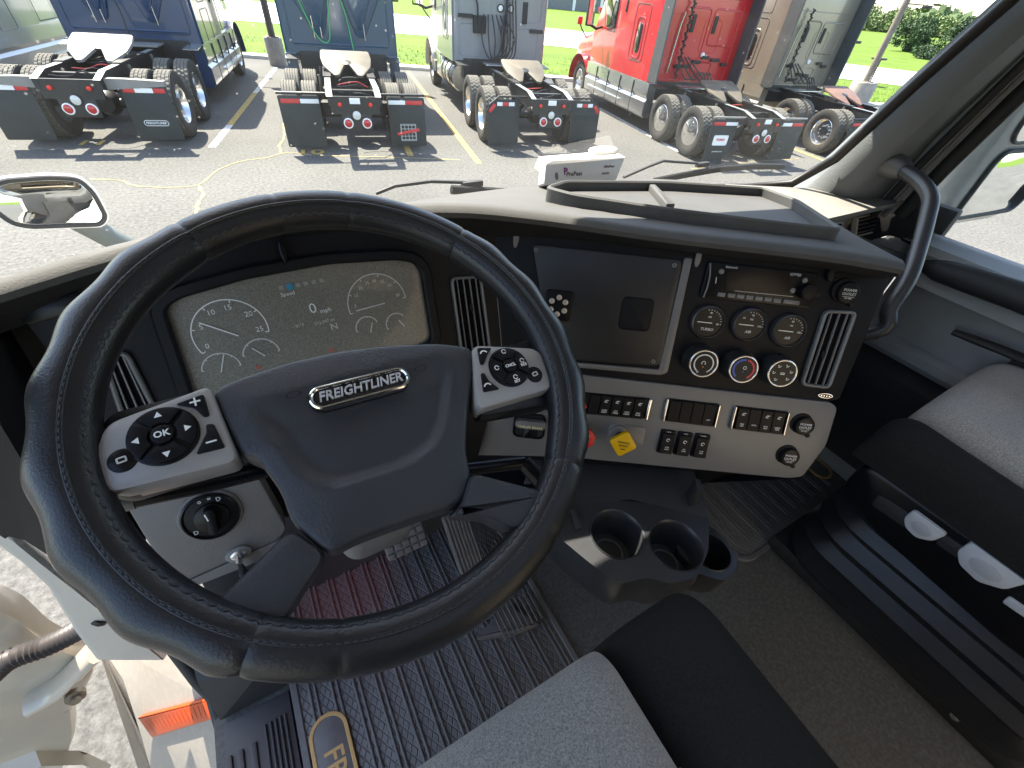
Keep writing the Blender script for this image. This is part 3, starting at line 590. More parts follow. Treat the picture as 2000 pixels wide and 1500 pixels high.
# --- centre pad
out = fillet(WH.poly([(408,760),(470,735),(560,706),(660,684),(760,672),(860,668),(922,676),(930,700),(916,800),(912,880),(922,925),(918,960),(895,990),(800,1022),(700,1058),(652,1084),(628,1074),(566,1020),(548,960),(500,895),(468,888),(430,810)]), .012, 3)
ctr = np.array(WH.px((690,840)))
m = MB(); rings = []
for w_, k in ((-.075,.93),(-.03,1.0),(-.012,1.0),(-.004,.992),(0,.975)): rings.append([WH.P(*(ctr+(np.array(p)-ctr)*k), w_) for p in out])
inn = fillet(WH.poly([(455,762),(640,706),(872,682),(872,780),(858,850),(800,902),(650,950),(600,925),(500,800)]), .03, 4)
def crease(u, v):      # depth of the pressed-in middle field
    P = inn; n = len(P); best = 9; inside = False; j = n-1
    for i in range(n):
        x1, y1 = P[i]; x2, y2 = P[j]
        if (y1 > v) != (y2 > v) and u < (x2-x1)*(v-y1)/(y2-y1+1e-12)+x1: inside = not inside
        dx, dy = x2-x1, y2-y1; t_ = max(0, min(1, ((u-x1)*dx+(v-y1)*dy)/(dx*dx+dy*dy+1e-12))); best = min(best, math.hypot(u-x1-t_*dx, v-y1-t_*dy)); j = i
    s = best if inside else -best
    f = min(1, max(0, (v+.06)/-.06+1.6)) if False else min(1, max(.0, (.012-v)/.03))
    return -.0105*f*min(1, max(0, (s+.006)/.012))
for k in np.linspace(.95,.04,22):
    rg = []
    for p in out:
        u, v = ctr+(np.array(p)-ctr)*k; rg.append(WH.P(u, v, .012*(1-k*k)+crease(u,v)))
    rings.append(rg)
m.loft(rings); pad = m.build('horn_pad', K_pad, SW, 75)
def padw(c, w_=.012): return WH.px(c, w_)
bu, bv = padw((706,759)); brot = -.02
bd = slab('badge', WH, rr(bu, bv, .092, .0225, .011, 8, brot), .004, .0145, MAT('badge_black', (.012,.012,.013), .2), pad, .001)
ring('badge_rim', WH, rr(bu, bv, .092, .0225, .011, 8, brot), .0035, .008, .0165, K_chrome, pad, .0012)
txt('lettering', 'FREIGHTLINER', WH, bu, bv, .0128, MAT('badge_silver', (.62,.62,.64), .3, .3), pad, .0155, rot=brot, bold=.018, depth=.0012, shear=.22, sx=.92)
for c in ((572,768),(822,717)):
    u, v = padw(c); arc('horn_mark', WH, u, v, .006, 0, 360, .0008, K_key, pad, .0092, 14, .45)
# --- switch pods on the upper spokes
def pod(poly, name, side):
    P_ = fillet(WH.poly(poly, .004), .010, 4); po_ = slab(name, WH, P_, -.024, .006, K_pod, SW, .004); return po_
pl_ = pod([(178,905),(205,828),(400,756),(412,760),(468,902),(220,964),(186,948)], 'switch_pod', -1)
pr_ = pod([(922,674),(1040,680),(1056,690),(1080,748),(1072,762),(940,800),(930,790)], 'switch_pod', 1)
def ringbtn(c, R, par, word, marks):
    u, v = WH.px(c, .008); slab('button_ring', WH, circ(u, v, R, 40), .004, .0078, K_blackg, par, .001)
    for k in range(4):
        a0, a1 = 45+90*k+4, 135+90*k-4; arcp = [(u+r*math.cos(math.radians(a)), v+r*math.sin(math.radians(a))) for r, aa in ((R*.93, np.linspace(a0,a1,10)), (R*.40, np.linspace(a1-6,a0+6,6))) for a in aa]
        slab('button', WH, arcp, .006, .0105, K_key, par, .001)
        a = math.radians(90+90*k); x, y = u+R*.68*math.cos(a), v+R*.68*math.sin(a)
        mk = marks[k]
        if mk is None:
            m = MB(); s = R*.13; m.add([WH.P(x+s*math.cos(a+q), y+s*math.sin(a+q), .0109) for q in (0,2.1,-2.1)], [(0,1,2)]); m.build('arrow', K_white, par, 0)
        else:
            arc('icon', WH, x, y+R*.08, R*.10, 0, 330, R*.04, K_white, par, .0109, 10)
            if mk: txt('lettering', mk, WH, x, y-R*.14, R*.2, K_white, par, .0109, bold=.01)
    slab('center_button', WH, circ(u, v, R*.32, 24), .006, .0115, K_key, par, .0012); txt('lettering', word, WH, u, v, R*(.30 if len(word) < 3 else .2), K_white, par, .0119, bold=.02)
RLb = dist(WH, (248,865), (391,832))/2
ringbtn((319,850), RLb, pl_, 'OK', [None]*4); ringbtn((995,716), dist(WH,(956,716),(1033,716))/2, pr_, 'CNCL', ['','','SET','RES'])
for pts, par, s, c in (([(343,790),(398,770),(410,812),(398,815),(380,797)], pl_, '+', (381,786)), ([(383,888),(404,845),(402,829),(418,828),(440,874)], pl_, '−', (413,864)),
                     ([(932,680),(960,680),(952,692),(945,712),(938,712)], pr_, '', (945,690)), ([(939,729),(946,729),(955,745),(976,760),(944,766)], pr_, '', (953,754))):
    slab('corner_button', WH, fillet(WH.poly(pts, .007), .002, 2), .004, .0085, K_key, par, .001); u, v = WH.px(c, .009)
    if s: txt('marking', s, WH, u, v, .016, K_white, par, .0088)
    else: arc('phone_icon', WH, u, v-.001, .004, 20, 160, .0016, K_white, par, .0089, 10)
for c, par, R in ((237,898), pl_, dist(WH,(207,900),(268,896))/2), ((1045,730), pr_, dist(WH,(1030,730),(1061,730))/2):
    u, v = WH.px(c, .008); slab('round_button', WH, circ(u, v, R, 28), .004, .0078, K_blackg, par, .002); ring('page_icon', WH, rr(u, v, R*.7, R*.5, .001, 2, .1), .0012, .0078, .0084, K_dimw, par, .0002)
# --- spokes
def spoke(poly, w0, w1, name='spoke', mat=K_pad): return slab(name, WH, fillet(WH.poly(poly, w1), .010, 3), w0, w1, mat, SW, .007)
spoke([(566,1030),(640,1082),(585,1165),(548,1228),(395,1190),(445,1150)], -.028, .004)
spoke([(922,920),(1068,958),(1058,1022),(1000,1035),(960,1010),(885,1005),(905,985)], -.028, .010)
spoke([(180,840),(215,800),(300,780),(395,756),(460,905),(225,975),(180,950),(165,890)], -.034, -.010, mat=K_leather)
spoke([(925,678),(1010,668),(1050,655),(1085,700),(1092,760),(1080,790),(935,815)], -.034, -.010, mat=K_leather)
# hub skirt, column shroud and stalk
m = MB(); m.loft([[WH.P(*(np.array(p)*s+np.array((0,-.045))*(1)), w_) for p in circ(0,0,.085,28)] for w_, s in ((-.07,.95),(-.10,1.0),(-.16,.9))]); m.build('hub', K_char, SW)
CO = thing('steering_column', 'dark steering column shroud with stalk behind the wheel', 'steering column', tuple(WH.P(0,-.02,-.3)))
m = MB(); m.loft([[WH.P(x*s, -.05+y*s-dv, w_) for x, y in rr(0,0,.12,.11,.03,5)] for w_, s, dv in ((-.10,1.,0),(-.20,1.1,.01),(-.42,1.0,.03))]); m.build('shroud', K_grey, CO, 50)
st_ = m = MB(); A = WH.P(*WH.px((520,915),-.06),-.06); B = WH.P(*WH.px((262,972),-.045),-.045); m.tube([A, A*.5+B*.5+WH.n*.003, B], [.009,.011,.009], 12); st_ = m.build('stalk', K_blackg, CO)
MB().tube([B, B+(B-A)*.10], .010, 12).build('stalk_end', K_sil, CO)
A2 = WH.P(.05,-.09,-.085); B2 = WH.P(.16,-.12,-.08); MB().tube([A2, B2], .008, 10).build('shift_stalk', K_blackg, CO)
MB().tube([B2, B2+WH.b*-.03+WH.t*.012], [.010,.012], 10).build('shift_knob', K_blackg, CO)

# ================================================================== driver's floor: mat, pedals
def floor_mat(name, label, x0, x1, y0, y1, z, badge, nr, corner=.05, skew=0.):
    G = PL(V3((x0+x1)/2, (y0+y1)/2, Z(z)), (0,0,1)); w_, h_ = x1-x0, y1-y0
    t = thing(name, label, 'floor mat', ((x0+x1)/2, (y0+y1)/2, Z(z)), None)
    poly = fillet([(-w_/2,-h_/2),(w_/2,-h_/2),(w_/2,h_/2-.12),(w_/2-.09,h_/2),(-w_/2,h_/2)], corner, 4)
    slab('base', G, poly, 0, .006, K_matd, t, .003); ring('border', G, poly, .014, .002, .010, K_rub, t, .002)
    for k in range(nr):
        x = -w_/2+.04+(w_-.07)*k/(nr-1); 
        for dx in (-.0055,.0055):
            slab('rib', G, rr(x+dx, -.0 if x < w_/2-.12 else -.05, .005, h_-.09 if x < w_/2-.12 else h_-.2, .002, 2, skew), .004, .010, K_rub, t, .0015)
    bx, by, rot = badge
    slab('badge', G, rr(bx, by, .075, .44, .037, 8, 0), .005, .0112, K_rub, t, .001); ring('badge_rim', G, rr(bx, by, .075, .44, .037, 8, 0), .0075, .006, .0128, K_gold, t, .001)
    txt('lettering', 'FREIGHTLINER', G, bx, by, .052, K_gold, t, .0116, rot=rot, bold=.012, sx=.93)
    return t
K_matd = bpy.data.materials.new('diamond_rubber'); K_matd.use_nodes = True
_n2 = K_matd.node_tree; _b2 = _n2.nodes['Principled BSDF']; _b2.inputs['Base Color'].default_value = (.16,.15,.145,1); _b2.inputs['Roughness'].default_value = .42
_tc = _n2.nodes.new('ShaderNodeTexCoord'); _sp = _n2.nodes.new('ShaderNodeSeparateXYZ'); _n2.links.new(_tc.outputs['Object'], _sp.inputs[0])
def _nm(op, a, b=None):
    q = _n2.nodes.new('ShaderNodeMath'); q.operation = op
    for i, x in enumerate((a, b)):
        if x is None: continue
        if isinstance(x, (int, float)): q.inputs[i].default_value = x
        else: _n2.links.new(x, q.inputs[i])
    return q.outputs[0]
_x, _y = _sp.outputs[0], _sp.outputs[1]
_s1 = _nm('ABSOLUTE', _nm('SINE', _nm('ADD', _nm('MULTIPLY', _x, 210.), _nm('MULTIPLY', _y, 130.)))); _s2 = _nm('ABSOLUTE', _nm('SINE', _nm('SUBTRACT', _nm('MULTIPLY', _x, 210.), _nm('MULTIPLY', _y, 130.))))
_hh = _nm('MINIMUM', _nm('MINIMUM', _s1, _s2), .45)
_bp = _n2.nodes.new('ShaderNodeBump'); _bp.inputs['Strength'].default_value = 1.; _bp.inputs['Distance'].default_value = .0035; _n2.links.new(_hh, _bp.inputs['Height']); _n2.links.new(_bp.outputs[0], _b2.inputs['Normal'])
floor_mat('floor_mat', 'black ribbed rubber floor mat under the pedals with gold badge', -.225, .36, -.10, .66, FZ, (-.238,-.17,-math.pi/2), 13)
m2 = floor_mat('floor_mat', 'black ribbed rubber floor mat in the passenger footwell', .90, 1.52, .115, .62, FZ, (.215,.03,math.pi/2), 13)
# pedals
def pedal(name, label, c, w_, h_, tilt, rows, cols, yaw=0.):
    p = V3(*at(c[0], 'z', Z(c[1]))); R = Matrix.Rotation(yaw,3,'Z') @ Matrix.Rotation(tilt,3,'X'); n_ = np.array(R @ Vector((0,0,1))); t_ = np.array(R @ Vector((1,0,0)))
    G = PL(p, n_, t_); t = thing(name, label, 'pedal', (p[0],p[1]+.1,Z(FZ)))
    slab('plate', G, rr(0,0,w_,h_,.008), -.012, 0, K_rub, t, .003)
    if rows:
        for i in range(rows):
            for j in range(cols): slab('pad', G, rr(-w_/2+w_*(j+.5)/cols, -h_/2+h_*(i+.5)/rows, w_/cols*.8, h_/rows*.72, .002, 2), -.002, .005, K_rub, t, .0015)
    else:
        for j in range(cols): slab('rib', G, rr(-w_/2+w_*(j+.5)/cols, 0, w_/cols*.5, h_*.95, .002, 2), -.002, .005, K_rub, t, .001)
    a = G.P(0,h_*.3,-.01); MB().tube([a, a+V3(0,.10,.06), a+V3(0,.18,.22)], .010, 8).build('arm', K_rubk, t)
pedal('brake_pedal', 'wide black rubber brake pedal with block tread', ((790,1052),-.98), .098, .075, .85, 4, 5)
pedal('accelerator_pedal', 'long black accelerator pedal with lengthwise ribs', ((905,1058),-1.0), .062, .15, .75, 0, 7)
A_ = at((1010,1200), 'z', Z(-1.11)); G = PL(A_, (0,-.12,.99)); o = slab('pedal_base', G, fillet(G.poly([(930,1245),(990,1180),(1055,1218),(1000,1240)]), .006, 3), -.03, .0, K_rub, None, .003); tag(o, 'low ribbed rubber pedal base plate lying on the driver mat', 'pedal base')
for k in range(9):
    u0 = -.05+.0125*k; slab('rib', G, rr(u0, .0, .004, .07, .001, 2), -.002, .002, K_rub, o, .0008)

# red footwell lamp under the knee panel
FLP = V3(-.06,.50,Z(-.80)); FL = thing('footwell_lamp', 'small red courtesy lamp under the dash above the driver mat', 'lamp', tuple(FLP))
MB().lathe([(0,0),(.014,0),(.014,.008),(0,.012)], FLP, (0,.0,1), 14).build('housing', K_rubk, FL); MB().lathe([(0,0),(.010,0),(.010,-.004),(0,-.005)], FLP, (0,0,1), 14).build('lens', MAT('red_lamp_lens', (.6,.02,.01), .3, emit=((1,.03,.01), 6)), FL)
fl_ = bpy.data.lights.new('footwell_lamp_light', 'SPOT'); fl_.energy = .13; fl_.color = (1,.05,.03); fl_.spot_size = math.radians(58); fl_.spot_blend = 1; fl_.shadow_soft_size = .01
flo = bpy.data.objects.new('footwell_lamp_light', fl_); COL.objects.link(flo); flo.parent = FL; flo.location = (0,0,-.012); flo.rotation_euler = (math.radians(12),math.radians(4),0)
# ================================================================== centre console with cup holders
CS = thing('console', 'black cup holder console standing below the centre of the dashboard', 'console', (.55,.2,Z(FZ)))
TZ = -.785
tp = lambda p, z=TZ: at(p, 'z', Z(z))
CPL = PL(V3(.5,.22,Z(TZ)), (0,0,1))
c1_, c2_ = np.array(CPL.px((1205,1042))), np.array(CPL.px((1320,1064)))
outl = fillet(CPL.poly([(1040,1000),(1120,968),(1360,992),(1385,1010),(1384,1075),(1362,1128),(1310,1140),(1262,1128),(1215,1140),(1190,1128),(1150,1098),(1080,1040)]), .012, 4)
def holed(pl, outer, holes, w_, mat, par, name, th=.006):
    b = bmesh.new(); es = []
    for lp in [outer]+holes:
        vs = [b.verts.new(tuple(pl.P(u, v, w_)-ORI[par])) for u, v in lp]
        for i in range(len(vs)): es.append(b.edges.new((vs[i], vs[(i+1) % len(vs)])))
    bmesh.ops.triangle_fill(b, edges=es, use_beauty=True)
    me = bpy.data.meshes.new(name); b.to_mesh(me); b.free(); me.materials.append(mat); o = bpy.data.objects.new(name, me); COL.objects.link(o); o.parent = par; ORI[o] = ORI[par]
    md = o.modifiers.new('s', 'SOLIDIFY'); md.thickness = th; md.offset = -1 if me.polygons[0].normal[2] > 0 else 1
    return o
R1c = .0515
K_cup = MAT('console_plastic', (.034,.035,.038), .34, bump=(600,.2,.0008), var=(7,.15))
holed(CPL, outl, [circ(*c1_, R1c, 36), circ(*c2_, R1c, 36)], 0, K_cup, CS, 'cup_tray')
for c in (c1_, c2_):
    m = MB(); m.loft([[CPL.P(c[0]+r*math.cos(2*math.pi*k/36), c[1]+r*math.sin(2*math.pi*k/36), h) for k in range(36)] for r, h in ((R1c+.003,.0),(R1c+.002,.003),(R1c,.002),(R1c-.002,-.02),(R1c-.006,-.085),(.001,-.086))], cap0=False); m.build('cup_holder', K_cup, CS, 60)
    arcm = MB(); arcm.loft([[CPL.P(c[0]+r*math.cos(2*math.pi*k/36), c[1]+r*math.sin(2*math.pi*k/36), h) for k in range(36)] for r, h in ((.032,-.0845),(.032,-.080),(.028,-.080),(.028,-.0845))], cap0=False, cap1=False); arcm.build('cup_ridge', K_rub, CS)
MB().loft([[tp((1075,990)), tp((1230,975)), tp((1385,1012))], [lowpt(.30,-.045,.035), lowpt(.52,-.045,.035), lowpt(.75,-.045,.035)], [lowpt(.30,-.02,.12), lowpt(.52,-.02,.12), lowpt(.75,-.02,.12)], [tp((1075,990))+V3(0,.1,-.05), tp((1230,975))+V3(0,.1,-.05), tp((1385,1012))+V3(.02,.1,-.05)]], closed=False).build('back_wall', K_cup, CS, 30)
# skirt of the tray: curved side wall down to the floor tunnel
sk = [np.array(p) for p in outl]
ctr_ = np.mean(sk, axis=0)
m = MB(); m.loft([[CPL.P(*p, -.004) for p in sk], [CPL.P(*(ctr_+(p-ctr_)*1.03), -.03) for p in sk], [CPL.P(*(ctr_+(p-ctr_)*1.0), -.07) for p in sk], [CPL.P(*(ctr_+(p-ctr_)*.86), -.125) for p in sk]], cap0=False); m.build('tray_side', K_cup, CS, 60)
PT = [(1350,992),(1392,1012),(1392,1060)]
c3_ = np.array(CPL.px((1388,1078), -.06)); R3c = .040
o3 = [tuple(c3_+np.array(p)) for p in fillet([(-.060,.045),(.042,.052),(.052,.02),(.047,-.030),(.02,-.052),(-.025,-.055),(-.060,-.02)], .012, 4)]
holed(CPL, o3, [circ(*c3_, R3c, 36)], -.06, K_cup, CS, 'side_cup_tray')
m = MB(); m.loft([[CPL.P(c3_[0]+r*math.cos(2*math.pi*k/36), c3_[1]+r*math.sin(2*math.pi*k/36), h) for k in range(36)] for r, h in ((R3c+.0025,-.06),(R3c,-.058),(R3c-.004,-.15),(.001,-.151))], cap0=False); m.build('cup_holder', K_cup, CS, 60)
m = MB(); m.loft([[CPL.P(*p, -.064) for p in o3], [CPL.P(*(c3_+(np.array(p)-c3_)*.97), -.12) for p in o3], [CPL.P(*(c3_+(np.array(p)-c3_)*.8), -.155) for p in o3]], cap0=False); m.build('tray_side', K_cup, CS, 60)
tun = [at(p, 'z', Z(FZ+.003)) for p in ((1040,1150),(1130,1235),(1330,1190),(1430,1120),(1420,1050),(1250,1000),(1080,1040))]
m = MB(); top_ = [CPL.P(*(ctr_+(np.array(CPL.px(p))-ctr_)*.8), -.10) for p in ((1100,1060),(1190,1120),(1290,1120),(1370,1080),(1365,1010),(1250,985),(1110,985))]
pass
for k in range(5):
    a = at((1094+3*k,1048+8*k), 'z', Z(-.832)); 
dm = MB(); dv_ = CPL.poly([(1108,985),(1118,985),(1135,1035),(1122,1040)]); slab('x', CPL, dv_, -.02, .012, None, None, .002, mb=dm); dm.build('divider', K_cup, CS)

# ================================================================== seats
def cushion(name, x0, x1, y0, y1, zt, th, par, mat, rise=.03, r=.05, nx=24, ny=30, crown=.012):
    """upholstered block with rounded top edges"""
    m = MB(); rings = []
    def prof(d): return 0 if d >= r else (r-math.sqrt(max(0, r*r-(r-d)**2)))
    def top(i, j):
        x = x0+(x1-x0)*i; y = y0+(y1-y0)*j
        d = min(x-x0, x1-x, y1-y); e = prof(min(x-x0, x1-x))+prof(y1-y)*1.0
        return (x, y, zt-e-rise*(1-j)*0+rise*(j-.5)+crown*math.sin(math.pi*i))
    us = np.linspace(0,1,nx); us = .5-.5*np.cos(math.pi*us); vs = 1-(1-np.linspace(0,1,ny))**1.7
    m.grid(top, us, vs)
    # skirt
    edge = [top(u, 0) for u in us]+[top(1, v) for v in vs[1:]]+[top(u, 1) for u in us[::-1][1:]]+[top(0, v) for v in vs[::-1][1:-1]]
    m.loft([edge, [(x, y, zt-th) for x, y, z in edge]], cap0=False)
    return m.build(name, mat, par, 60)
DS = thing('driver_seat', 'driver seat cushion with pale grey fabric centre and black bolsters', 'seat', (.04,-.25,Z(FZ)))
cushion('seat_cushion', -.205, .238, -.46, .088, Z(-.615), .12, DS, K_fab, .02, .045)
cushion('side_bolster', .232, .425, -.46, .096, Z(-.628), .16, DS, K_fabk, .02, .07, crown=.004)
cushion('side_bolster', -.335, -.199, -.46, .095, Z(-.612), .16, DS, K_fabk, .02, .055, crown=.004)
MB().box((.02,-.2,Z(-.80)), (.56,.54,.16), bev=.03).build('seat_pan', K_rubk, DS); MB().box((.02,-.2,Z(-1.01)), (.44,.44,.28), bev=.02).build('seat_base', K_rubk, DS)
MB().box((.02,-.56,Z(-.25)), (.54,.12,.75), R=Matrix.Rotation(.18,3,'X'), bev=.04).build('backrest', K_fabk, DS)
m = MB(); m.tube([V3(x,.03-.5*0,0)+V3(0,0,0) for x in (0,.1)], .001, 4)
sl_ = MB().tube([(x, -.055, Z(-.6035+.012*math.sin(math.pi*(x+.205)/.443))) for x in np.linspace(-.19,.225,16)], .0022, 6).build('seat_seam', K_thread, DS)
PSE = thing('passenger_seat', 'passenger seat with grey fabric top on a black bellows base', 'seat', (1.25,-.2,Z(FZ)))
cushion('seat_cushion', 1.075, 1.50, -.55, .112, Z(-.588), .12, PSE, K_fab, .03, .06)
cushion('side_bolster', .985, 1.085, -.55, .125, Z(-.602), .10, PSE, K_fabk, .03, .05, crown=.0)
cushion('side_bolster', 1.49, 1.57, -.55, .10, Z(-.602), .14, PSE, K_fabk, .03, .04, crown=.0)
MB().tube([(.9925+.0, y, Z(-.655+.05*(y+.2)*.9)) for y in np.linspace(-.5,.09,14)]+[(1.01,.108,Z(-.648))], .003, 6).build('seat_seam', K_fabk, PSE)
# side shield with controls
SH = PL(V3(.992,-.2,Z(-.765)), (-1,0,.06), (0,-1,0))
shp = fillet([(-.30,.055),(.32,.075),(.32,-.055),(.05,-.085),(-.20,-.07),(-.30,-.03)], .03, 5)
slab('side_shield', SH, shp, -.10, 0, K_blackg, PSE, .01)
for c, wx, wy in (((1800,1032),.062,.050),((1926,1112),.088,.062)):
    u, v = SH.px(c, .008); b = slab('control_paddle', SH, fillet([(u-wx/2,v+wy*.45),(u+wx/2,v+wy*.45),(u+wx*.42,v-wy*.2),(u+wx*.1,v-wy*.55),(u-wx*.3,v-wy*.45),(u-wx*.5,v-wy*.1)], .008, 4), -.004, .008, MAT('pale_grey_plastic', (.52,.53,.55), .4, var=(30,.06)), PSE, .003)
    slab('dimple', SH, circ(u, v-.002, wx*.28, 20, wy*.26), .0075, .0088, MAT('pale_grey_plastic2', (.42,.43,.45), .4), b, .0008)
for c, wx, wy in (((1745,1000),.075,.035),((1860,1070),.045,.03)):
    u, v = SH.px(c, .004); slab('blank_paddle', SH, rr(u, v, wx, wy, .008, 4, .1), -.004, .004, K_char, PSE, .002)
u, v = SH.px((1990,1190), .006); slab('rocker_control', SH, rr(u, v, .04, .018, .004, 3, .1), -.004, .006, _mats['pale_grey_plastic'], PSE, .002)
# bellows
m = MB(); rings = []
for k, (z, o_) in enumerate(((-.83,.03),(-.86,.0),(-.885,.035),(-.91,.005),(-.94,.045),(-.97,.015),(-1.0,.055),(-1.03,.02),(-1.07,.05),(-1.10,.03))):
    rings.append([(1.27+x, -.18+y, Z(z)) for x, y in rr(0,0,.50+o_,.54+o_,.10,6)])
m.loft(rings); m.build('bellows', MAT('bellows_rubber', (.018,.019,.023), .38, var=(9,.2)), PSE, 60)
MB().box((1.27,-.18,Z(-1.125)), (.50,.62,.05), bev=.01).build('seat_base', K_rubk, PSE); MB().box((1.27,-.2,Z(-.80)), (.46,.5,.06)).build('seat_pan', K_rubk, PSE)
MB().lathe([(0,0),(.010,0),(.009,.005),(0,.007)], (1.018,-.34,Z(-1.112)), (-1,0,.3), 12).build('bolt', K_alu, PSE)
MB().box((1.27,-.64,Z(-.25)), (.5,.12,.75), R=Matrix.Rotation(.18,3,'X'), bev=.04).build('backrest', K_fabk, PSE)
# ================================================================== passenger door, grab handle, mirrors
PD = thing('passenger_door', 'grey passenger door with armrest and closed window', 'door', (1.5,.1,Z(-1.2)))
K_door = MAT('door_trim_grey', (.27,.272,.268), .6, bump=(420,.3,.001), var=(7,.08))
DP = PL(V3(1.50,.1,Z(-.6)), (-1,0,.06), (0,-1,0))
slab('door_panel', DP, fillet([(-.30,.185),(.62,.185),(.62,-.56),(-.30,-.56)], .02, 3), -.06, 0, K_door, PD, .006)
MB().loft([[(x, y, Z(-.402+.0*y)), (x2, y, Z(-.408)), (x2-.012, y, Z(-.425)), (x2-.004, y, Z(-.45)), (x, y, Z(-.45))] for y, x, x2 in ((.405,1.545,1.475),(.37,1.545,1.455),(.1,1.545,1.445),(-.5,1.545,1.445))]).build('window_sill', MAT('sill_grey', (.29,.295,.285), .55, bump=(420,.3,.001)), PD)
ar = [at(p, 'x', x) for p, x in (((1806,517),1.455),((1835,528),1.44),((1900,548),1.425),((2000,582),1.42))]; ar += [ar[-1]+V3(0,-.35,0)]
MB().tube(ar, [.016,.026,.030,.031,.031], 14).build('armrest', K_rubk, PD, 60)
MB().loft([[(1.497, y, Z(-.46)), (1.45, y, Z(-.47)), (1.44, y, Z(-.50)), (1.497, y, Z(-.52))] for y in (.38,.3,0,-.5)]).build('arm_support', K_door, PD, 30)
hb = [at(p, 'x', 1.445) for p in ((1862,648),(1900,662),(1960,685),(2010,706))]; hb += [hb[-1]+V3(0.0,-.12,-.01)]
MB().tube(hb, [.012,.015,.016,.016,.012], 12, flat=.6).build('pull_handle', K_rubk, PD, 60)
hp = at((1995,700), 'x', 1.47); MB().box(hp+V3(.01,-.05,-.03), (.05,.12,.07), bev=.012).build('handle_mount', K_rubk, PD)
DPg = MB(); DPg.loft([[(1.498, y, Z(z)), (1.462, y, Z(z-.01)), (1.462, y, Z(z-.035)), (1.498, y, Z(z-.045))] for y, z in ((.50,-.655),(.3,-.66),(0,-.66),(-.5,-.66))]); DPg.build('panel_ledge', K_door, PD)
MB().loft([[(1.497, y, Z(-.72)), (1.43, y, Z(-.74)), (1.42, y, Z(-1.05)), (1.497, y, Z(-1.1))] for y in (.40,-.5)]).build('door_pocket', K_char, PD)
MB().box((1.56,.505,Z(-.425)), (.035,.25,.17), bev=.01).build('corner_trim', K_rubk, PD)
# kick panel between dash and door, catches the sun
KP = MB(); KP.loft([[(1.36,.66,Z(-.50)), (1.47,.47,Z(-.46)), (1.497,.40,Z(-.46)), (1.497,.70,Z(-.46))], [(1.40,.62,Z(-.66)), (1.475,.43,Z(-.66)), (1.497,.40,Z(-.66)), (1.497,.66,Z(-.66))], [(1.40,.60,Z(-1.1)), (1.47,.47,Z(-1.1)), (1.497,.42,Z(-1.1)), (1.497,.64,Z(-1.1))]])
o = KP.build('kick_panel', K_pil); tag(o, 'grey moulded kick panel beside the passenger door', 'panel')
# window frame + rubber + pane
wf = [((1.475,.545,-.395),(1.52,.50,-.385)),((1.462,.515,-.27),(1.515,.475,-.26)),((1.432,.452,-.08),(1.505,.428,-.08)),((1.395,.385,.10),(1.49,.37,.09)),((1.34,.27,.33),(1.47,.27,.30)),((1.30,.17,.46),(1.46,.17,.42)),((1.30,-.45,.50),(1.46,-.45,.46))]
MB().loft([[V3(*a)+V3(.004,-.012,H), V3(*b)+V3(0,-.004,H), V3(*b)+V3(.02,.02,H), V3(*a)+V3(.03,.03,H)] for a, b in wf]).build('window_frame', MAT('door_frame_paint', (.36,.37,.38), .45, var=(6,.05)), PD, 50)
MB().tube([V3(*b)+V3(.0,-.016,H) for a, b in wf], .014, 10, flat=1.3).build('window_seal', K_rubk, PD, 60)
MB().tube([V3(*a)+V3(.006,-.016,H) for a, b in wf], .009, 10).build('door_seal', K_rubk, PD, 60)
MB().tube([V3(*a)*.7+V3(*b)*.3+V3(-.004,-.024,H) for a, b in wf[:6]], .006, 8).build('door_seal', K_taupe, PD, 60)
pane = [V3(*b)+V3(.01,-.01,H) for a, b in wf]+[V3(1.53,-.45,Z(-.40))]
mesh_obj('window_pane', pane, [tuple(range(len(pane)))], GLASS('door_glass', (.95,.97,.96), .012, 8), PD, 0)
MB().box(V3(1.497,.40,Z(-.418)), (.085,.06,.008), bev=.003).build('switch_plate', K_blackg, PD)
# grab handle on the pillar
GH = thing('grab_handle', 'black curved grab handle fixed to the windshield pillar', 'grab handle', (1.2,.4,Z(-.6)))
hpth = smoothpath([at((1738,318),'x',1.40), at((1768,335),'x',1.365), at((1800,358),'x',1.325), at((1817,388),'x',1.295), at((1811,425),'x',1.265), at((1796,480),'x',1.22), at((1774,545),'x',1.165), at((1738,602),'x',1.12), at((1708,650),'x',1.10), V3(1.03,.42,Z(-.62))], 5)
MB().tube(hpth[3:], .0155, 14).build('bar', MAT('handle_black', (.03,.032,.035), .38, bump=(500,.15,.0006)), GH, 60)
hm = at((1722,315), 'x', 1.412)
PG = PL(hm, unit(V3(-.72,-.68,.10)), (0.7,-.7,0)); 
slab('mount', PG, fillet(PG.poly([(1683,312),(1722,286),(1765,300),(1752,330),(1726,345)]), .012, 4), -.03, .004, K_pil, GH, .003)
MB().tube([hm+V3(-.0,0,0)+PG.n*-.01, hpth[3], hpth[5]], [.034,.026,.0165], 16).build('collar', MAT('collar_grey', (.10,.10,.10), .45, bump=(400,.3,.0008)), GH, 60)
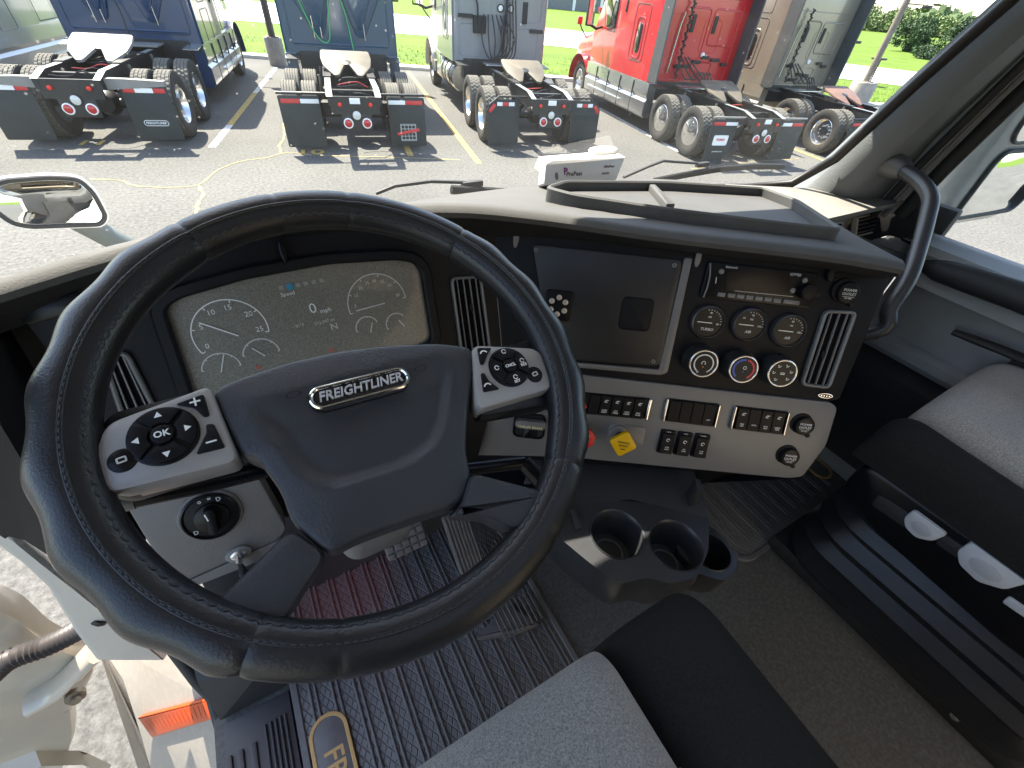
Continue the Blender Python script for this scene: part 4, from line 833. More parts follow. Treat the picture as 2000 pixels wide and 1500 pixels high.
# passenger side mirror outside
SM = thing('side_mirror', 'tall pale grey side mirror on a wide arm outside the passenger window', 'mirror', (1.85,.5,Z(-.5)))
K_mh = MAT('mirror_housing', (.24,.255,.25), .3, coat=.5, var=(12,.12))
m = MB(); rings = []
for k, (dy, s) in enumerate(((0.0,.93),(.02,1.0),(.08,.98),(.14,.86),(.175,.6))): rings.append([V3(2.0,.44+dy,Z(-.09))+V3(x*s, x*-.12, y*s) for x, y in rr(0,0,.44,.74,.10,7)])
m.loft(rings).build('housing', K_mh, SM, 60)
MP = PL(V3(2.0,.436,Z(-.09)), unit(V3(-.30,-1,.0)), (1,-.12,0)); MP.n = unit(V3(-.12,-1,0)); MP.t = unit(V3(1,-.12,0)); MP.b = V3(0,0,1)
slab('mirror_glass', MP, rr(.0,.10,.36,.46,.05,5), -.004, .002, K_mir, SM, .002); slab('wide_angle_glass', MP, rr(.0,-.245,.34,.18,.04,5), -.004, .002, K_mir, SM, .002)
ring('glass_rim', MP, rr(.0,.10,.37,.47,.05,5), .008, -.002, .005, K_rubk, SM, .002); ring('glass_rim', MP, rr(.0,-.245,.355,.195,.045,5), .010, -.002, .006, K_rubk, SM, .002)
MB().tube([(1.58,.50,Z(-.52)), (1.70,.52,Z(-.50)), (1.88,.53,Z(-.47)), (2.05,.53,Z(-.40))], [.085,.07,.05,.05], 16).build('arm', K_mh, SM, 60)
MB().lathe([(0,.10),(.05,.092),(.08,.07),(.095,.03),(.10,0)], (1.60,.46,Z(-.53)), (.15,-.2,1), 24).build('arm_foot', K_mh, SM, 60)
# driver side hood mirror
HMO = at((105,395), 'y', 1.50); HM = PL(HMO, unit(V3(.42,-1.5,.20)), (1,.3,0)); hmp = fillet(HM.poly([(-40,372),(0,349),(95,342),(155,346),(186,374),(212,424),(200,442),(60,447),(22,440),(-22,408)]), .02, 4)
FM = thing('hood_mirror', 'rounded white hood mirror on a short stalk in front of the windshield', 'mirror', tuple(HM.P(.1,-.2,-.1)))
slab('mirror_glass', HM, inset(hmp, .010), -.01, .004, K_mir, FM, .002); ring('glass_rim', HM, hmp, .010, -.01, .006, K_rubk, FM, .002)
cc = np.mean(hmp, axis=0); m = MB(); m.loft([[HM.P(*(cc+(np.array(p)-cc)*s), w_) for p in hmp] for w_, s in ((.003,1.03),(-.02,1.06),(-.06,.95),(-.09,.6))]); m.build('housing', K_whitep, FM, 60)
MB().tube([HM.P(cc[0]+.03,cc[1]-.05,-.04), HM.P(cc[0]+.08,cc[1]-.12,-.04), HM.P(cc[0]+.16,cc[1]-.22,-.02)], [.03,.028,.035], 12).build('stalk', MAT('mirror_stalk', (.10,.115,.11), .4), FM, 60)
# our own hood, below the sight line over the dash
hs = []
for y, z, hw, fz in ((.93,-.50,.78,-1.3),(1.2,-.56,.80,-1.4),(1.55,-.70,.78,-1.5),(2.0,-.92,.76,-1.6),(2.4,-1.18,.74,-1.7),(2.62,-1.45,.70,-1.8)):
    hs.append([V3(.555+hw*math.sin(a)*(1 if abs(a) < 1.3 else 1.0), y, Z(z-(1-math.cos(a))*.28)) for a in np.linspace(-1.45,1.45,17)]+[V3(.555+hw*1.1,y,Z(fz)), V3(.555-hw*1.1,y,Z(fz))])
HD = thing('hood', 'white sloping hood of the truck ahead of the windshield', 'hood', (.555,1.7,Z(-1.8)))
MB().loft(hs).build('shell', K_whitep, HD, 60)
MB().box((.43,.92,Z(-.47)), (1.2,.10,.10), bev=.02).build('cowl', K_rubk, HD)
# wipers
WSP = PL(V3(.5,.905,Z(-.338)), (0,-.926,-.378))
def wiper(label, arm, blade):
    p = WSP.P(*WSP.px(arm[0])); t = thing('wiper', label, 'wiper', tuple(p), 'windshield wipers')
    MB().tube([WSP.P(*WSP.px(q), -.012) for q in arm], .0055, 8, flat=.7).build('arm', K_rubk, t)
    c = WSP.P(*WSP.px(arm[-1]), -.008); MB().box(c, (.05,.014,.013), bev=.003).build('joint', K_rubk, t)
    MB().tube([WSP.P(*WSP.px(q), .004) for q in blade], [.006]*len(blade), 8, flat=1.6).build('blade', K_rubk, t)
wiper('bent black wiper arm lying on the glass ahead of the steering wheel', [(738,386),(775,371),(845,362),(925,364)], [(880,368),(960,372),(1060,378)])
wiper('long black wiper with blade resting beside the white transponder', [(1222,352),(1270,331),(1300,320),(1375,325)], [(1275,352),(1330,341),(1400,329),(1470,323),(1528,324)])
# transponder
TO = at((1142,336), 'y', .80); TPL = PL(TO, unit(V3(-.18,-.9,.42)), (1,-.12,0)); TR = thing('toll_transponder', 'white toll transponder box standing on the dash at the windshield', 'transponder', tuple(TO-V3(0,0,.03)))
K_tw = MAT('white_abs', (.74,.72,.70), .35)
slab('case', TPL, fillet(TPL.poly([(1062,362),(1066,318),(1080,312),(1222,306),(1204,352),(1196,356)]), .006, 4), -.035, 0, K_tw, TR, .003)
tq = [TPL.P(*TPL.px(p), 0) for p in ((1070,316),(1222,307))]; up_ = TPL.b
m = MB(); m.loft([[tq[0]+TPL.n*-.002, tq[1]+TPL.n*-.002, tq[1]+up_*.022+TPL.n*-.05, tq[0]+up_*.018+TPL.n*-.05], [tq[0]+TPL.n*-.034+up_*-.02, tq[1]+TPL.n*-.034+up_*-.02, tq[1]+up_*.004+TPL.n*-.08, tq[0]+TPL.n*-.08]]); m.build('mount', K_tw, TR)
hc = TPL.P(*TPL.px((1178,294), -.04), -.04); MB().tube([hc+TPL.t*(.032*math.cos(a))+unit(TPL.b*.5-TPL.n*.85)*(.013*math.sin(a)) for a in np.linspace(0,2*math.pi,24,endpoint=False)], .005, 8, closed=True).build('loop', K_tw, TR)
u, v = TPL.px((1118,338), .001); txt('lettering', 'PrePass', TPL, u+.004, v-.002, .0125, MAT('dark_purple_print', (.03,.012,.035), .5), TR, .0008, shear=.2, bold=.005); txt('logo', 'P', TPL, u-.016, v+.004, .019, MAT('purple_print', (.22,.03,.20), .5), TR, .0008, bold=.03)
u, v = TPL.px((1192,325), .001); txt('lettering', 'ElitePass', TPL, u-.003, v, .0075, _mats['dark_purple_print'], TR, .0008, shear=.3)
slab('label_mark', TPL, rr(u-.012, v-.0135, .018, .004, .0005, 1), 0, .0008, MAT('label_grey', (.2,.2,.2), .6), TR, 0); slab('label_mark', TPL, circ(TPL.px((1087,344))[0], TPL.px((1087,344))[1], .004, 12, .008), 0, .0008, _mats['label_grey'], TR, 0)
# ================================================================== driver's doorway: sill, jamb, open door
def plane3(a, b, c):
    n_ = unit(np.cross(b-a, c-a)); n_ = n_ if n_@(CAM-a) > 0 else -n_; return PL(a, n_, b-a)
pa, pc, pe = at((420,1370),'z',Z(-1.2)), at((270,1390),'z',Z(-1.5)), at((445,1500),'z',Z(-1.32))
PB = plane3(pa, pc, pe)
CSK = thing('cab_side_skirt', 'dusty beige painted cab side below the open doorway', 'cab side', tuple(PB.O+V3(-.1,0,-.4)))
slab('panel', PB, fillet(PB.poly([(180,1240),(300,1225),(392,1335),(425,1370),(455,1500),(470,1600),(300,1600),(292,1500),(275,1440),(240,1330)]), .01, 3), -.03, 0, MAT('dusty_beige_paint', (.30,.27,.23), .42, var=(60,.10,.45,.75), coat=.2), CSK, .006)
lm = fillet(PB.poly([(268,1402),(412,1364),(424,1403),(296,1442)], .012), .004, 3); lo = slab('marker_lamp', PB, lm, 0, .012, K_amber, CSK, .004)
q = [np.array(p) for p in PB.poly([(280,1408),(408,1374),(414,1396),(296,1430)], .013)]
for k in range(16): 
    t0 = (k+.5)/16; a = q[0]+(q[1]-q[0])*t0; b = q[3]+(q[2]-q[3])*t0; mm_ = MB(); arrow_bar(mm_, PB, a, b, .0035, .0128); mm_.build('lens_rib', K_amber, lo, 0)
MB().tube([at(p,'z',Z(z)) for p, z in (((340,1270),-1.02),((385,1330),-1.10),((415,1362),-1.15),((432,1420),-1.165),((447,1500),-1.165),((455,1580),-1.165))], .012, 10).build('door_seal', K_rubk, CSK, 60)
JP = PL(V3(-.47,.63,Z(-.8)), unit(V3(.25,-.95,.18)), (1,.2,0))
o = slab('door_jamb', JP, fillet(JP.poly([(-30,1000),(0,1022),(90,1098),(215,1178),(335,1270),(320,1292),(190,1292),(150,1240),(95,1150),(40,1100),(-30,1050)]), .004, 2), -.05, 0, K_beige, None, .006); tag(o, 'beige painted door jamb beside the dash end', 'door jamb')
o = slab('sill_plate', PL(V3(-.29,.3,Z(FZ+.004)), (0,0,1)), [(-.075,-.55),(.062,-.55),(.062,.11),(-.06,.11)], -.004, .006, MAT('sill_rubber', (.055,.055,.06), .5, var=(12,.1)), None, .003); tag(o, 'ribbed dark sill plate inside the open driver doorway', 'sill plate')
SP = PL(V3(-.29,.3,Z(FZ+.004)), (0,0,1))
for k, u in enumerate((-.055,-.035,-.012,.012,.022,.031,.040,.049)): slab('rib', SP, rr(u, -.23 if k > 2 else -.25, .011 if k < 3 else .004, .60, .002, 2), .004, .011, _mats['sill_rubber'], o, .0015)
slab('rivet', SP, circ(-.023,-.03,.007,16), .004, .012, K_alu, o, .001)
MB().loft([[(-.355,.42,Z(-1.14)), (-.23,.42,Z(-1.14)), (-.235,.43,Z(-1.02)), (-.35,.46,Z(-1.02))], [(-.345,.56,Z(-1.14)), (-.225,.56,Z(-1.14)), (-.225,.56,Z(-.95)), (-.35,.56,Z(-.95))]]).build('kick_block', K_char, o)
DD = thing('driver_door', 'beige driver door swung wide open on its hinge', 'door', (-1.0,.75,Z(-1.7)))
DY = PL(V3(-.8,.70,Z(-1.3)), (0,-1,0), (1,0,0))
dpoly = DY.poly([(-40,1180),(30,1205),(90,1258),(190,1302),(172,1345),(140,1385),(146,1440),(118,1520),(60,1620)])
dpoly = dpoly+[(-.75,dpoly[-1][1]),(-.75,.9),(-.25,.9),(-.20,.3)]
slab('inner_skin', DY, fillet(dpoly, .03, 4), -.05, 0, MAT('beige_paint_door', (.42,.37,.295), .3, coat=.6, var=(5,.08)), DD, .014)
MB().loft([[DY.P(x,y,.0), DY.P(x,y-.03,.03), DY.P(x,y-.05,0)] for x, y in ((-.6,-.10),(-.25,-.13),(-.06,-.19),(-.03,-.30),(-.045,-.45))]).build('drain_ledge', _mats['beige_paint_door'], DD, 40)
hg = [at((60,1370),'y',.685), at((120,1335),'y',.68), at((190,1265),'y',.66)]
MB().tube(smoothpath(hg, 6), .032, 12, flat=.5).build('hinge', _mats['beige_paint_door'], DD, 60)
MB().lathe([(0,.0),(.018,.0),(.018,.012),(.010,.013),(.010,.022),(0,.022)], hg[1]+V3(.012,-.02,-.03), (0.2,-1,.2), 12).build('hinge_bolt', MAT('old_steel', (.2,.17,.13), .45, .6, var=(40,.3)), DD)
cp = smoothpath([at((-30,1330),'y',.64), at((20,1288),'y',.64), at((90,1262),'y',.635), at((150,1232),'y',.63), at((200,1200),'y',.62)], 12)
o = MB().tube(cp, [.020 if i % 2 else .0165 for i in range(len(cp))], 12).build('cable_conduit', MAT('conduit_rubber', (.045,.038,.035), .5)); tag(o, 'black corrugated cable conduit between jamb and open door', 'conduit')
# ================================================================== car park, grass, road, sky-line
def ground_mat(name, c1, c2, sc, c3=None, rough=.9, bump=.4, big=.6, bd=.004):
    m = bpy.data.materials.new(name); m.use_nodes = True; n = m.node_tree; b = n.nodes['Principled BSDF']; b.inputs['Roughness'].default_value = rough; b.inputs['Specular IOR Level'].default_value = .25
    tc = n.nodes.new('ShaderNodeTexCoord')
    def noise(s, d=8, r=.65):
        t = n.nodes.new('ShaderNodeTexNoise'); t.inputs['Scale'].default_value = s; t.inputs['Detail'].default_value = d; t.inputs['Roughness'].default_value = r; n.links.new(tc.outputs['Object'], t.inputs['Vector']); return t.outputs['Fac']
    r = n.nodes.new('ShaderNodeValToRGB'); r.color_ramp.elements[0].position = .32; r.color_ramp.elements[1].position = .68; r.color_ramp.elements[0].color = (*c2,1); r.color_ramp.elements[1].color = (*c1,1); f = noise(sc, 8, .82 if bd == .012 else .65); n.links.new(f, r.inputs[0])
    mx = n.nodes.new('ShaderNodeMixRGB'); mx.blend_type = 'MULTIPLY'; n.links.new(r.outputs[0], mx.inputs[1]); r2 = n.nodes.new('ShaderNodeValToRGB'); r2.color_ramp.elements[0].position = .35; r2.color_ramp.elements[1].position = .7
    r2.color_ramp.elements[0].color = (*(c3 or (.68,.68,.68)),1); r2.color_ramp.elements[1].color = (1,1,1,1); n.links.new(noise(big), r2.inputs[0]); n.links.new(r2.outputs[0], mx.inputs[2]); mx.inputs[0].default_value = 1; n.links.new(mx.outputs[0], b.inputs['Base Color'])
    bp_ = n.nodes.new('ShaderNodeBump'); bp_.inputs['Strength'].default_value = bump; bp_.inputs['Distance'].default_value = bd; n.links.new(f, bp_.inputs['Height']); n.links.new(bp_.outputs[0], b.inputs['Normal'])
    return m
K_asph = ground_mat('old_asphalt', (.200,.197,.184), (.052,.051,.048), 20, (.70,.70,.69), bump=.9, big=.22, bd=.012)
K_grass = ground_mat('grass', (.15,.215,.016), (.07,.125,.010), 9, (.62,.72,.6), bump=1., big=.35, bd=.06)
K_conc = ground_mat('pale_concrete', (.60,.58,.53), (.50,.48,.44), 12, (.88,.88,.88), bump=.2, big=.2)
def sheet(name, pts, z, mat, th=0):
    m = MB(); m.add([(x, y, z) for x, y in pts], [tuple(range(len(pts)))]); o = m.build(name, mat, None, 0); o['kind'] = 'structure'; return o
o = sheet('car_park', [(-90,-40),(60,-40),(60,60),(-90,60)], 0, K_asph)
edge = [(-60,52),(1.5,22.1),(6.8,19.5),(12.2,16.9),(24.3,9.9),(40,1),(60,-10)]
sheet('terrain', [(-900,-900),(900,-900),(900,900),(-900,900)], -.02, K_grass)
gp = edge+[(400,-60),(400,400),(-200,400)]
m = MB(); m.add([(x,y,.05) for x, y in gp], [tuple(range(len(gp)))]); o = m.build('grass_verge', K_grass, None, 0); o['kind'] = 'structure'
m = MB(); K = []
for (x, y) in edge: K.append([(x-.10,y-.2,0),(x-.10,y-.2,.10),(x-.02,y-.05,.12),(x+.12,y+.2,.12),(x+.12,y+.2,0)])
o = MB().loft(K).build('kerb', K_conc, None, 30); o['kind'] = 'structure'
near = [(-60,62),(3.2,35.7),(19.1,27.9),(32,14.8),(48,-8)]; far = [(64,-6),(42,21),(29,40.5),(12,52),(-50,84)]
sheet('road', near+far, .07, K_conc)
# grass blades near the lot edge (a tufted strip)
rng = np.random.default_rng(3)
m = MB(); P2 = []
for a, b in zip(edge[:-1], edge[1:]):
    a = np.array(a); b = np.array(b); L = np.linalg.norm(b-a); nrm = np.array([b[1]-a[1], -(b[0]-a[0])])/L
    if nrm[1] < 0: nrm = -nrm
    for k in range(int(min(L, 40)*260)):
        t_ = rng.random(); d = rng.random()**1.6*7+.1; p = a+(b-a)*t_+nrm*d; h = .02+.04*rng.random(); an = rng.random()*6.28; dx, dy = math.cos(an)*.02, math.sin(an)*.02; lx, ly = rng.normal(0,.03,2)
        P2.append(((p[0]-dx,p[1]-dy,.045),(p[0]+dx,p[1]+dy,.045),(p[0]+lx,p[1]+ly,.05+h)))
m.v = [q for t3 in P2 for q in t3]; m.f = [(3*i,3*i+1,3*i+2) for i in range(len(P2))]
o = mesh_obj('grass_tufts', m.v, m.f, MAT('grass_blade', (.13,.24,.02), .7, var=(3,.4)), None, 0); tag(o, 'short bright green lawn grass along the car park kerb', 'grass', kind='stuff')
# painted stall lines, numbers and sealed cracks
K_yel2 = MAT('worn_yellow_paint', (.62,.40,.06), .8, var=(14,.3,.35,.6), col2=(.25,.2,.12)); K_wht2 = MAT('worn_white_paint', (.72,.70,.66), .8, var=(9,.3,.3,.55), col2=(.4,.39,.36))
def strip(name, a, b, wd, mat, z=.004):
    a = np.array(a); b = np.array(b); d = unit(b-a); q = np.array([-d[1], d[0]])*wd/2
    o = sheet(name, [tuple(a+q), tuple(a-q), tuple(b-q), tuple(b+q)], z, mat); return o
strip('stall_line_white', (-.27,10.49), (.16,12.1), .13, K_wht2); strip('stall_line_yellow', (.16,12.1), (1.05,15.5), .13, K_yel2); strip('stall_line_white', (1.05,15.5), (2.2,19.8), .13, K_wht2)
strip('stall_line_white', (9.03,7.23), (11.9,19.0-.6), .13, K_wht2); strip('stall_line_yellow', (4.15,8.2), (6.6,19), .12, K_yel2)
strip('stall_line_yellow', (12.3,5.6), (14.6,15.4), .12, K_yel2); strip('stall_line_yellow', (-4.6,12.6), (-2.2,22.6), .12, K_yel2); strip('stall_line_yellow', (3.05,9.0), (3.25,9.9), .12, K_yel2)
GP = PL(V3(0,0,.006), (0,0,1))
for s, c in (('11',(180,279)),('10',(606,297))):
    p = at(c, 'z', .006); o = txt('stall_number', s, GP, p[0], p[1], .42, K_yel2, None, 0, rot=-.22, bold=.02, depth=0, sx=1.25); o['kind'] = 'structure'
K_crk = MAT('crack_filler', (.34,.27,.12), .9, var=(6,.4))
def crack(pts, wd):
    G_ = [at(p, 'z', .005) for p in pts]; G_ = smoothpath(G_, 6); L_, R_ = [], []
    for i, p in enumerate(G_):
        d = unit(G_[min(i+1,len(G_)-1)]-G_[max(i-1,0)]); q = V3(-d[1], d[0], 0)*wd*(.5+.9*rng.random()); j = V3(*rng.normal(0,wd*.5,2),0); L_.append(p+q+j); R_.append(p-q+j)
    n_ = len(G_); o = mesh_obj('sealed_crack', L_+R_, [(i,i+1,n_+i+1,n_+i) for i in range(n_-1)], K_crk, None, 0); o['kind'] = 'structure'
crack([(175,350),(235,352),(262,362),(330,366),(388,360),(425,332),(470,315),(520,308),(560,298),(620,303),(720,306),(900,312)], .016)
crack([(388,360),(396,380),(388,400),(382,425)], .022); crack([(549,300),(546,285),(556,262),(552,240)], .02); crack([(1350,330),(1440,318),(1560,310)], .012)
# ------------------------------------------------------------------ wheels shared by all parked trucks
K_tyre = MAT('tyre_rubber', (.035,.033,.029), .85, var=(14,.3)); K_tread = MAT('dusty_tread', (.12,.113,.095), .9, var=(18,.3))
TR_, TW = .51, .27
def tyre_mesh(kind):
    prof = []; hw = TW/2
    sh = [(.30,-hw*.80),(.34,-hw*.96),(.42,-hw),(.475,-hw*.97),(.500,-hw*.90)]
    tread = []
    nb = 5 if kind == 'rib' else 4
    for k in range(nb):
        a = -hw*.86+2*hw*.86*k/nb; b = -hw*.86+2*hw*.86*(k+1)/nb; g = .008
        tread += [(.495,a),(.51,a+g*.4),(.51,b-g*.4-g),(.495,b-g)]
    full = sh+tread+[(r,-h) for r, h in reversed(sh)]
    n = 64 if kind == 'rib' else 108; rings = []; v = []; f = []; mi = []
    for j in range(n):
        a = 2*math.pi*j/n; c, s = math.cos(a), math.sin(a)
        for i, (r, h) in enumerate(full):
            rr_ = r
            if r > .50 and kind == 'lug':
                blk = (i-5)//4; off = (blk % 2)*1
                if (j+off) % 3 == 0: rr_ = .497
            v.append((h, rr_*c, rr_*s))
    m_ = len(full)
    for j in range(n):
        for i in range(m_-1): f.append((j*m_+i, j*m_+i+1, ((j+1) % n)*m_+i+1, ((j+1) % n)*m_+i)); mi.append(1 if 4 <= i < m_-6 else 0)
    me = bpy.data.meshes.new('tyre'); me.from_pydata(v, [], f); me.materials.append(K_tyre); me.materials.append(K_tread); me.polygons.foreach_set('material_index', mi)
    b = bmesh.new(); b.from_mesh(me); bmesh.ops.recalc_face_normals(b, faces=b.faces); b.to_mesh(me); b.free()
    me.polygons.foreach_set('use_smooth', [True]*len(me.polygons)); me.set_sharp_from_angle(angle=math.radians(30)); return me
TYRE = {k: tyre_mesh(k) for k in ('lug','rib')}
K_alw = MAT('polished_wheel', (.72,.71,.69), .2, .95); K_stw = MAT('white_wheel', (.55,.53,.50), .45); K_hub = MAT('dark_hub', (.05,.05,.05), .5)
def rim_mesh(style):          # outer face towards +x
    m = MB(); mats = K_alw
    if style == 'deep': prof = [(.30,-.10),(.305,.105),(.29,.11),(.275,.085),(.255,-.02),(.17,-.035),(.12,-.03),(.11,.0),(.05,.01),(.0,.012)]
    elif style == 'cover': prof = [(.30,-.10),(.305,.10),(.29,.112),(.27,.11),(.24,.125),(.10,.135),(.06,.15),(.0,.152)]
    else: prof = [(.30,-.10),(.305,.105),(.285,.112),(.265,.09),(.24,.03),(.16,.02),(.11,.03),(.10,.09),(.0,.10)]
    m.lathe([(r,h) for r, h in prof], (0,0,0), (1,0,0), 36)
    if style != 'cover':
        for k in range(10):
            a = 2*math.pi*k/10; m.lathe([(.016,.0),(.016,.04),(.0,.05)], (-.03 if style == 'deep' else .015, .145*math.cos(a), .145*math.sin(a)), (1,0,0), 6)
    else:
        for k in range(5):
            a = 2*math.pi*k/5; m.box((.128, .17*math.cos(a), .17*math.sin(a)), (.02,.10,.035), R=Matrix.Rotation(a,3,'X'), bev=.008)
    me0 = m.build('rim', K_alw, None, 35); me = me0.data; bpy.data.objects.remove(me0); return me
RIM = {}
for s_ in ('deep','cover','std'):
    me = rim_mesh(s_); RIM[s_] = me
HUBM = MB().lathe([(0,-.05),(.10,-.05),(.10,.03),(0,.03)], (0,0,0), (1,0,0), 16).build('hubm', K_hub); _hm = HUBM.data; bpy.data.objects.remove(HUBM)
def obj_of(name, me, parent, loc=(0,0,0), rot=(0,0,0)):
    o = bpy.data.objects.new(name, me); COL.objects.link(o); o.parent = parent; o.location = loc; o.rotation_euler = rot; return o
# rim meshes were built with their own base offset: recentre
for me in list(RIM.values())+[_hm]:
    c = np.array([v.co[:] for v in me.vertices]); off = (c[:,1].min()+c[:,1].max())/2, (c[:,2].min()+c[:,2].max())/2
    for v in me.vertices: v.co.y -= off[0]; v.co.z -= off[1]
# undo the x-centre shift
for k, (lo, hi) in {'deep': (-.10,.11), 'cover': (-.10,.152), 'std': (-.10,.112)}.items():
    me = RIM[k]; xs = [v.co.x for v in me.vertices]; d = lo-min(xs)
    for v in me.vertices: v.co.x += d
def wheel(root, x, y, kind, rim, side):
    w_ = obj_of('wheel', _hm, root, (x, y, TR_), (random.random()*6,0,0)); obj_of('tyre', TYRE[kind], w_)
    obj_of('rim', RIM[rim], w_, (0,0,0), (0,0,0 if side > 0 else math.pi))
K_frm = MAT('chassis_black', (.014,.015,.016), .45, var=(9,.3)); K_grease = MAT('greasy_steel', (.105,.088,.062), .6, .0, var=(5,.18)); K_whst = MAT('bare_bright_steel', (.22,.212,.195), .5, .0, var=(5,.12))
K_flap = MAT('mudflap_rubber', (.018,.023,.023), .6, var=(4,.3)); K_tred = MAT('tape_red', (.55,.02,.02), .35); K_twht = MAT('tape_white', (.80,.80,.78), .4); K_lens = MAT('red_lens', (.45,.01,.015), .2, coat=.5); K_clear = MAT('clear_lens', (.6,.6,.56), .2, coat=.4)
K_glassd = MAT('dark_cab_glass', (.015,.02,.02), .05, coat=.5); K_hose_g = MAT('green_hose', (.05,.35,.10), .5); K_hose_r = MAT('red_hose', (.4,.03,.03), .5); K_chr2 = MAT('brushed_chrome', (.62,.63,.62), .22, .9)
def truck(label, pose, paint, cy=4.2, tread='lug', rim='deep', bar='thin', fifth=K_grease, fairing=True, ext=False, flapw=.60, front=None, dets='tri', fairmat=None, ax=1.22, crates=None, detail=True, wheelb=5.6, sc=1., joints=True):
    x0, y0, th = pose; t = thing('parked_truck', label, 'truck', (0,0,0), 'tractor trucks parked nose-in')
    B = lambda name, c, d, mat, par=None, R=None, bev=0: MB().box(c, d, R, bev).build(name, mat, par or t)
    front = front or paint
    # --- chassis
    for s in (-1,1):
        MB().loft([[(s*.43,y,z1),(s*.36,y,z1),(s*.36,y,z2),(s*.43,y,z2)] for y, z1, z2 in ((.0,.86,.98),(.35,.80,1.06),(3,.80,1.06),(9.4,.72,.98))]).build('frame_rail', K_frm, t)
        MB().loft([[(s*.445,y,z),(s*.345,y,z),(s*.345,y,z+.006),(s*.445,y,z+.006)] for y, z in ((.0,.985),(.35,1.063),(3,1.063))]).build('rail_flange', MAT('worn_flange', (.30,.31,.30), .4, .4, var=(6,.3)), t)
    rc = B('rear_crossmember', (0,.03,.86), (.80,.05,.26), K_frm); B('light_bracket', (0,.02,.62), (.50,.02,.28), K_frm, None, None, .01)
    lens = lambda x, z, r, mat, rm: (MB().lathe([(0,.0),(r,.0),(r,.022),(r*.8,.03),(0,.034)], (x,.008,z), (0,-1,0), 18).build('tail_light', mat, t), MB().lathe([(r*1.0,.0),(r*1.22,.0),(r*1.22,.02),(r*1.0,.024)], (x,.008,z), (0,-1,0), 18).build('light_rim', rm, t))
    if dets != 'plain':
        for s in (-1,1): lens(s*.155,.60,.066,K_lens,K_twht); MB().lathe([(0,0),(.035,0),(.03,.03),(0,.035)], (s*.25,.0,.88), (0,-1,0), 12).build('marker_light', MAT('bright_red_lens', (.75,.03,.02), .25), t)
        lens(0,.72,.07,K_clear,K_frm)
        slab('number_plate', PL(V3(0,0,.95), (0,-1,0)), rr(0,-.02,.17,.085,.005), -.004, .008, K_twht, t, .001) if bar != 'heavy' else None
    for y in (.5,1.9,3.1): B('crossmember', (0,y,.93), (.74,.09,.16), K_frm)
    for k in range(7):   # air lines and valves between the rails
        ya = .25+.4*k; P_ = smoothpath([(-.3+.1*rng.random(), ya, .98+.06*rng.random()), (-.1, ya+.3*rng.random(), .93+.1*rng.random()), (.12, ya+.1, .98+.07*rng.random()), (.3, ya+.5*rng.random(), .95)], 4)
        MB().tube(P_, .012, 6).build('air_line', [K_rubk, K_frm, K_hose_r, K_rubk, K_grease][k % 5], t)
    a = 1.0 if ax is None else ax
    for y in (a, a+1.32):
        MB().tube([(-1.0,y,TR_),(1.0,y,TR_)], .075, 10).build('axle', K_frm, t); MB().lathe([(0,-.2),(.14,-.18),(.2,-.05),(.2,.05),(.12,.2),(0,.22)], (.05,y,TR_+.02), (0,1,0), 16).build('differential', K_frm, t)
        for s in (-1,1):
            MB().lathe([(0,0),(.12,.0),(.14,.08),(.12,.16),(.14,.22),(0,.24)], (s*.50,y-.25,TR_+.02), (0,0,1), 14).build('air_spring', K_rubk, t)
            MB().tube([(s*.56,y+.1,TR_+.05),(s*.52,y+.2,1.05)], [.035,.03], 8).build('shock_absorber', K_hose_r if False else K_grease, t)
            wheel(t, s*1.075, y, tread, rim, s); wheel(t, s*.74, y, tread, 'std', s)
    fy = a+1.32+wheelb
    for s in (-1,1): wheel(t, s*1.03, fy, 'rib', 'std', s)
    # --- mud flaps and hangers
    fyy = a-.78
    for s in (-1,1):
        xi, xo = .58, .58+flapw+.06
        if bar == 'heavy':
            MB().loft([[(s*x,fyy-.02,z0),(s*x,fyy+.10,z0),(s*x,fyy+.10,z1),(s*x,fyy-.02,z1)] for x, z0, z1 in ((.43,.84,.99),(.7,.86,.99),(1.24,.90,.97))]).build('flap_hanger', K_whst, t)
        elif bar == 'chamfer':
            MB().loft([[(s*x,fyy-.015,z),(s*x,fyy+.03,z),(s*x,fyy+.03,z+.03),(s*x,fyy-.015,z+.03)] for x, z in ((.40,.95),(1.02,.95),(1.22,.80))]).build('flap_hanger', K_frm, t)
        else: MB().tube([(s*.40,fyy,.955),(s*1.25,fyy,.955)], .022, 8).build('flap_hanger', K_frm if bar == 'thin' else K_whst, t)
        FP = PL(V3(s*(xi+xo)/2, fyy-.02, .50), (0,-1,.05), (1,0,0)); w2 = (xo-xi)/2
        pf = [(-w2,.42),(w2,.42),(w2,-.37),(-w2,-.37)] if bar != 'chamfer' else ([(-w2,.42),(w2-.18,.42),(w2,.27),(w2,-.37),(-w2,-.37)] if s > 0 else [(-w2+.18,.42),(w2,.42),(w2,-.37),(-w2,-.37),(-w2,.27)])
        fl = slab('mud_flap', FP, fillet(pf, .03, 3), -.006, .006, K_flap, t, .002)
        if bar == 'chamfer': tape = [(-s*.16,.12,K_twht,0),(-s*.03,.12,K_tred,0),(s*.09,.11,K_twht,0),(s*.245,.17,K_tred,-s*.9)]
        elif bar == 'heavy': tape = [(-w2*.62,.16,K_tred,0),(0,.26,K_twht,0),(w2*.66,.16,K_tred,0)]
        else: tape = [(s*.14,.30,K_tred,0),(-s*.17,.30,K_twht,0)]
        for x, wx, mt_, ro in tape: slab('reflective_tape', FP, rr(x, .34 if not ro else .27, wx, .065, .003, 2, ro), .006, .0095, mt_, fl, .0005)
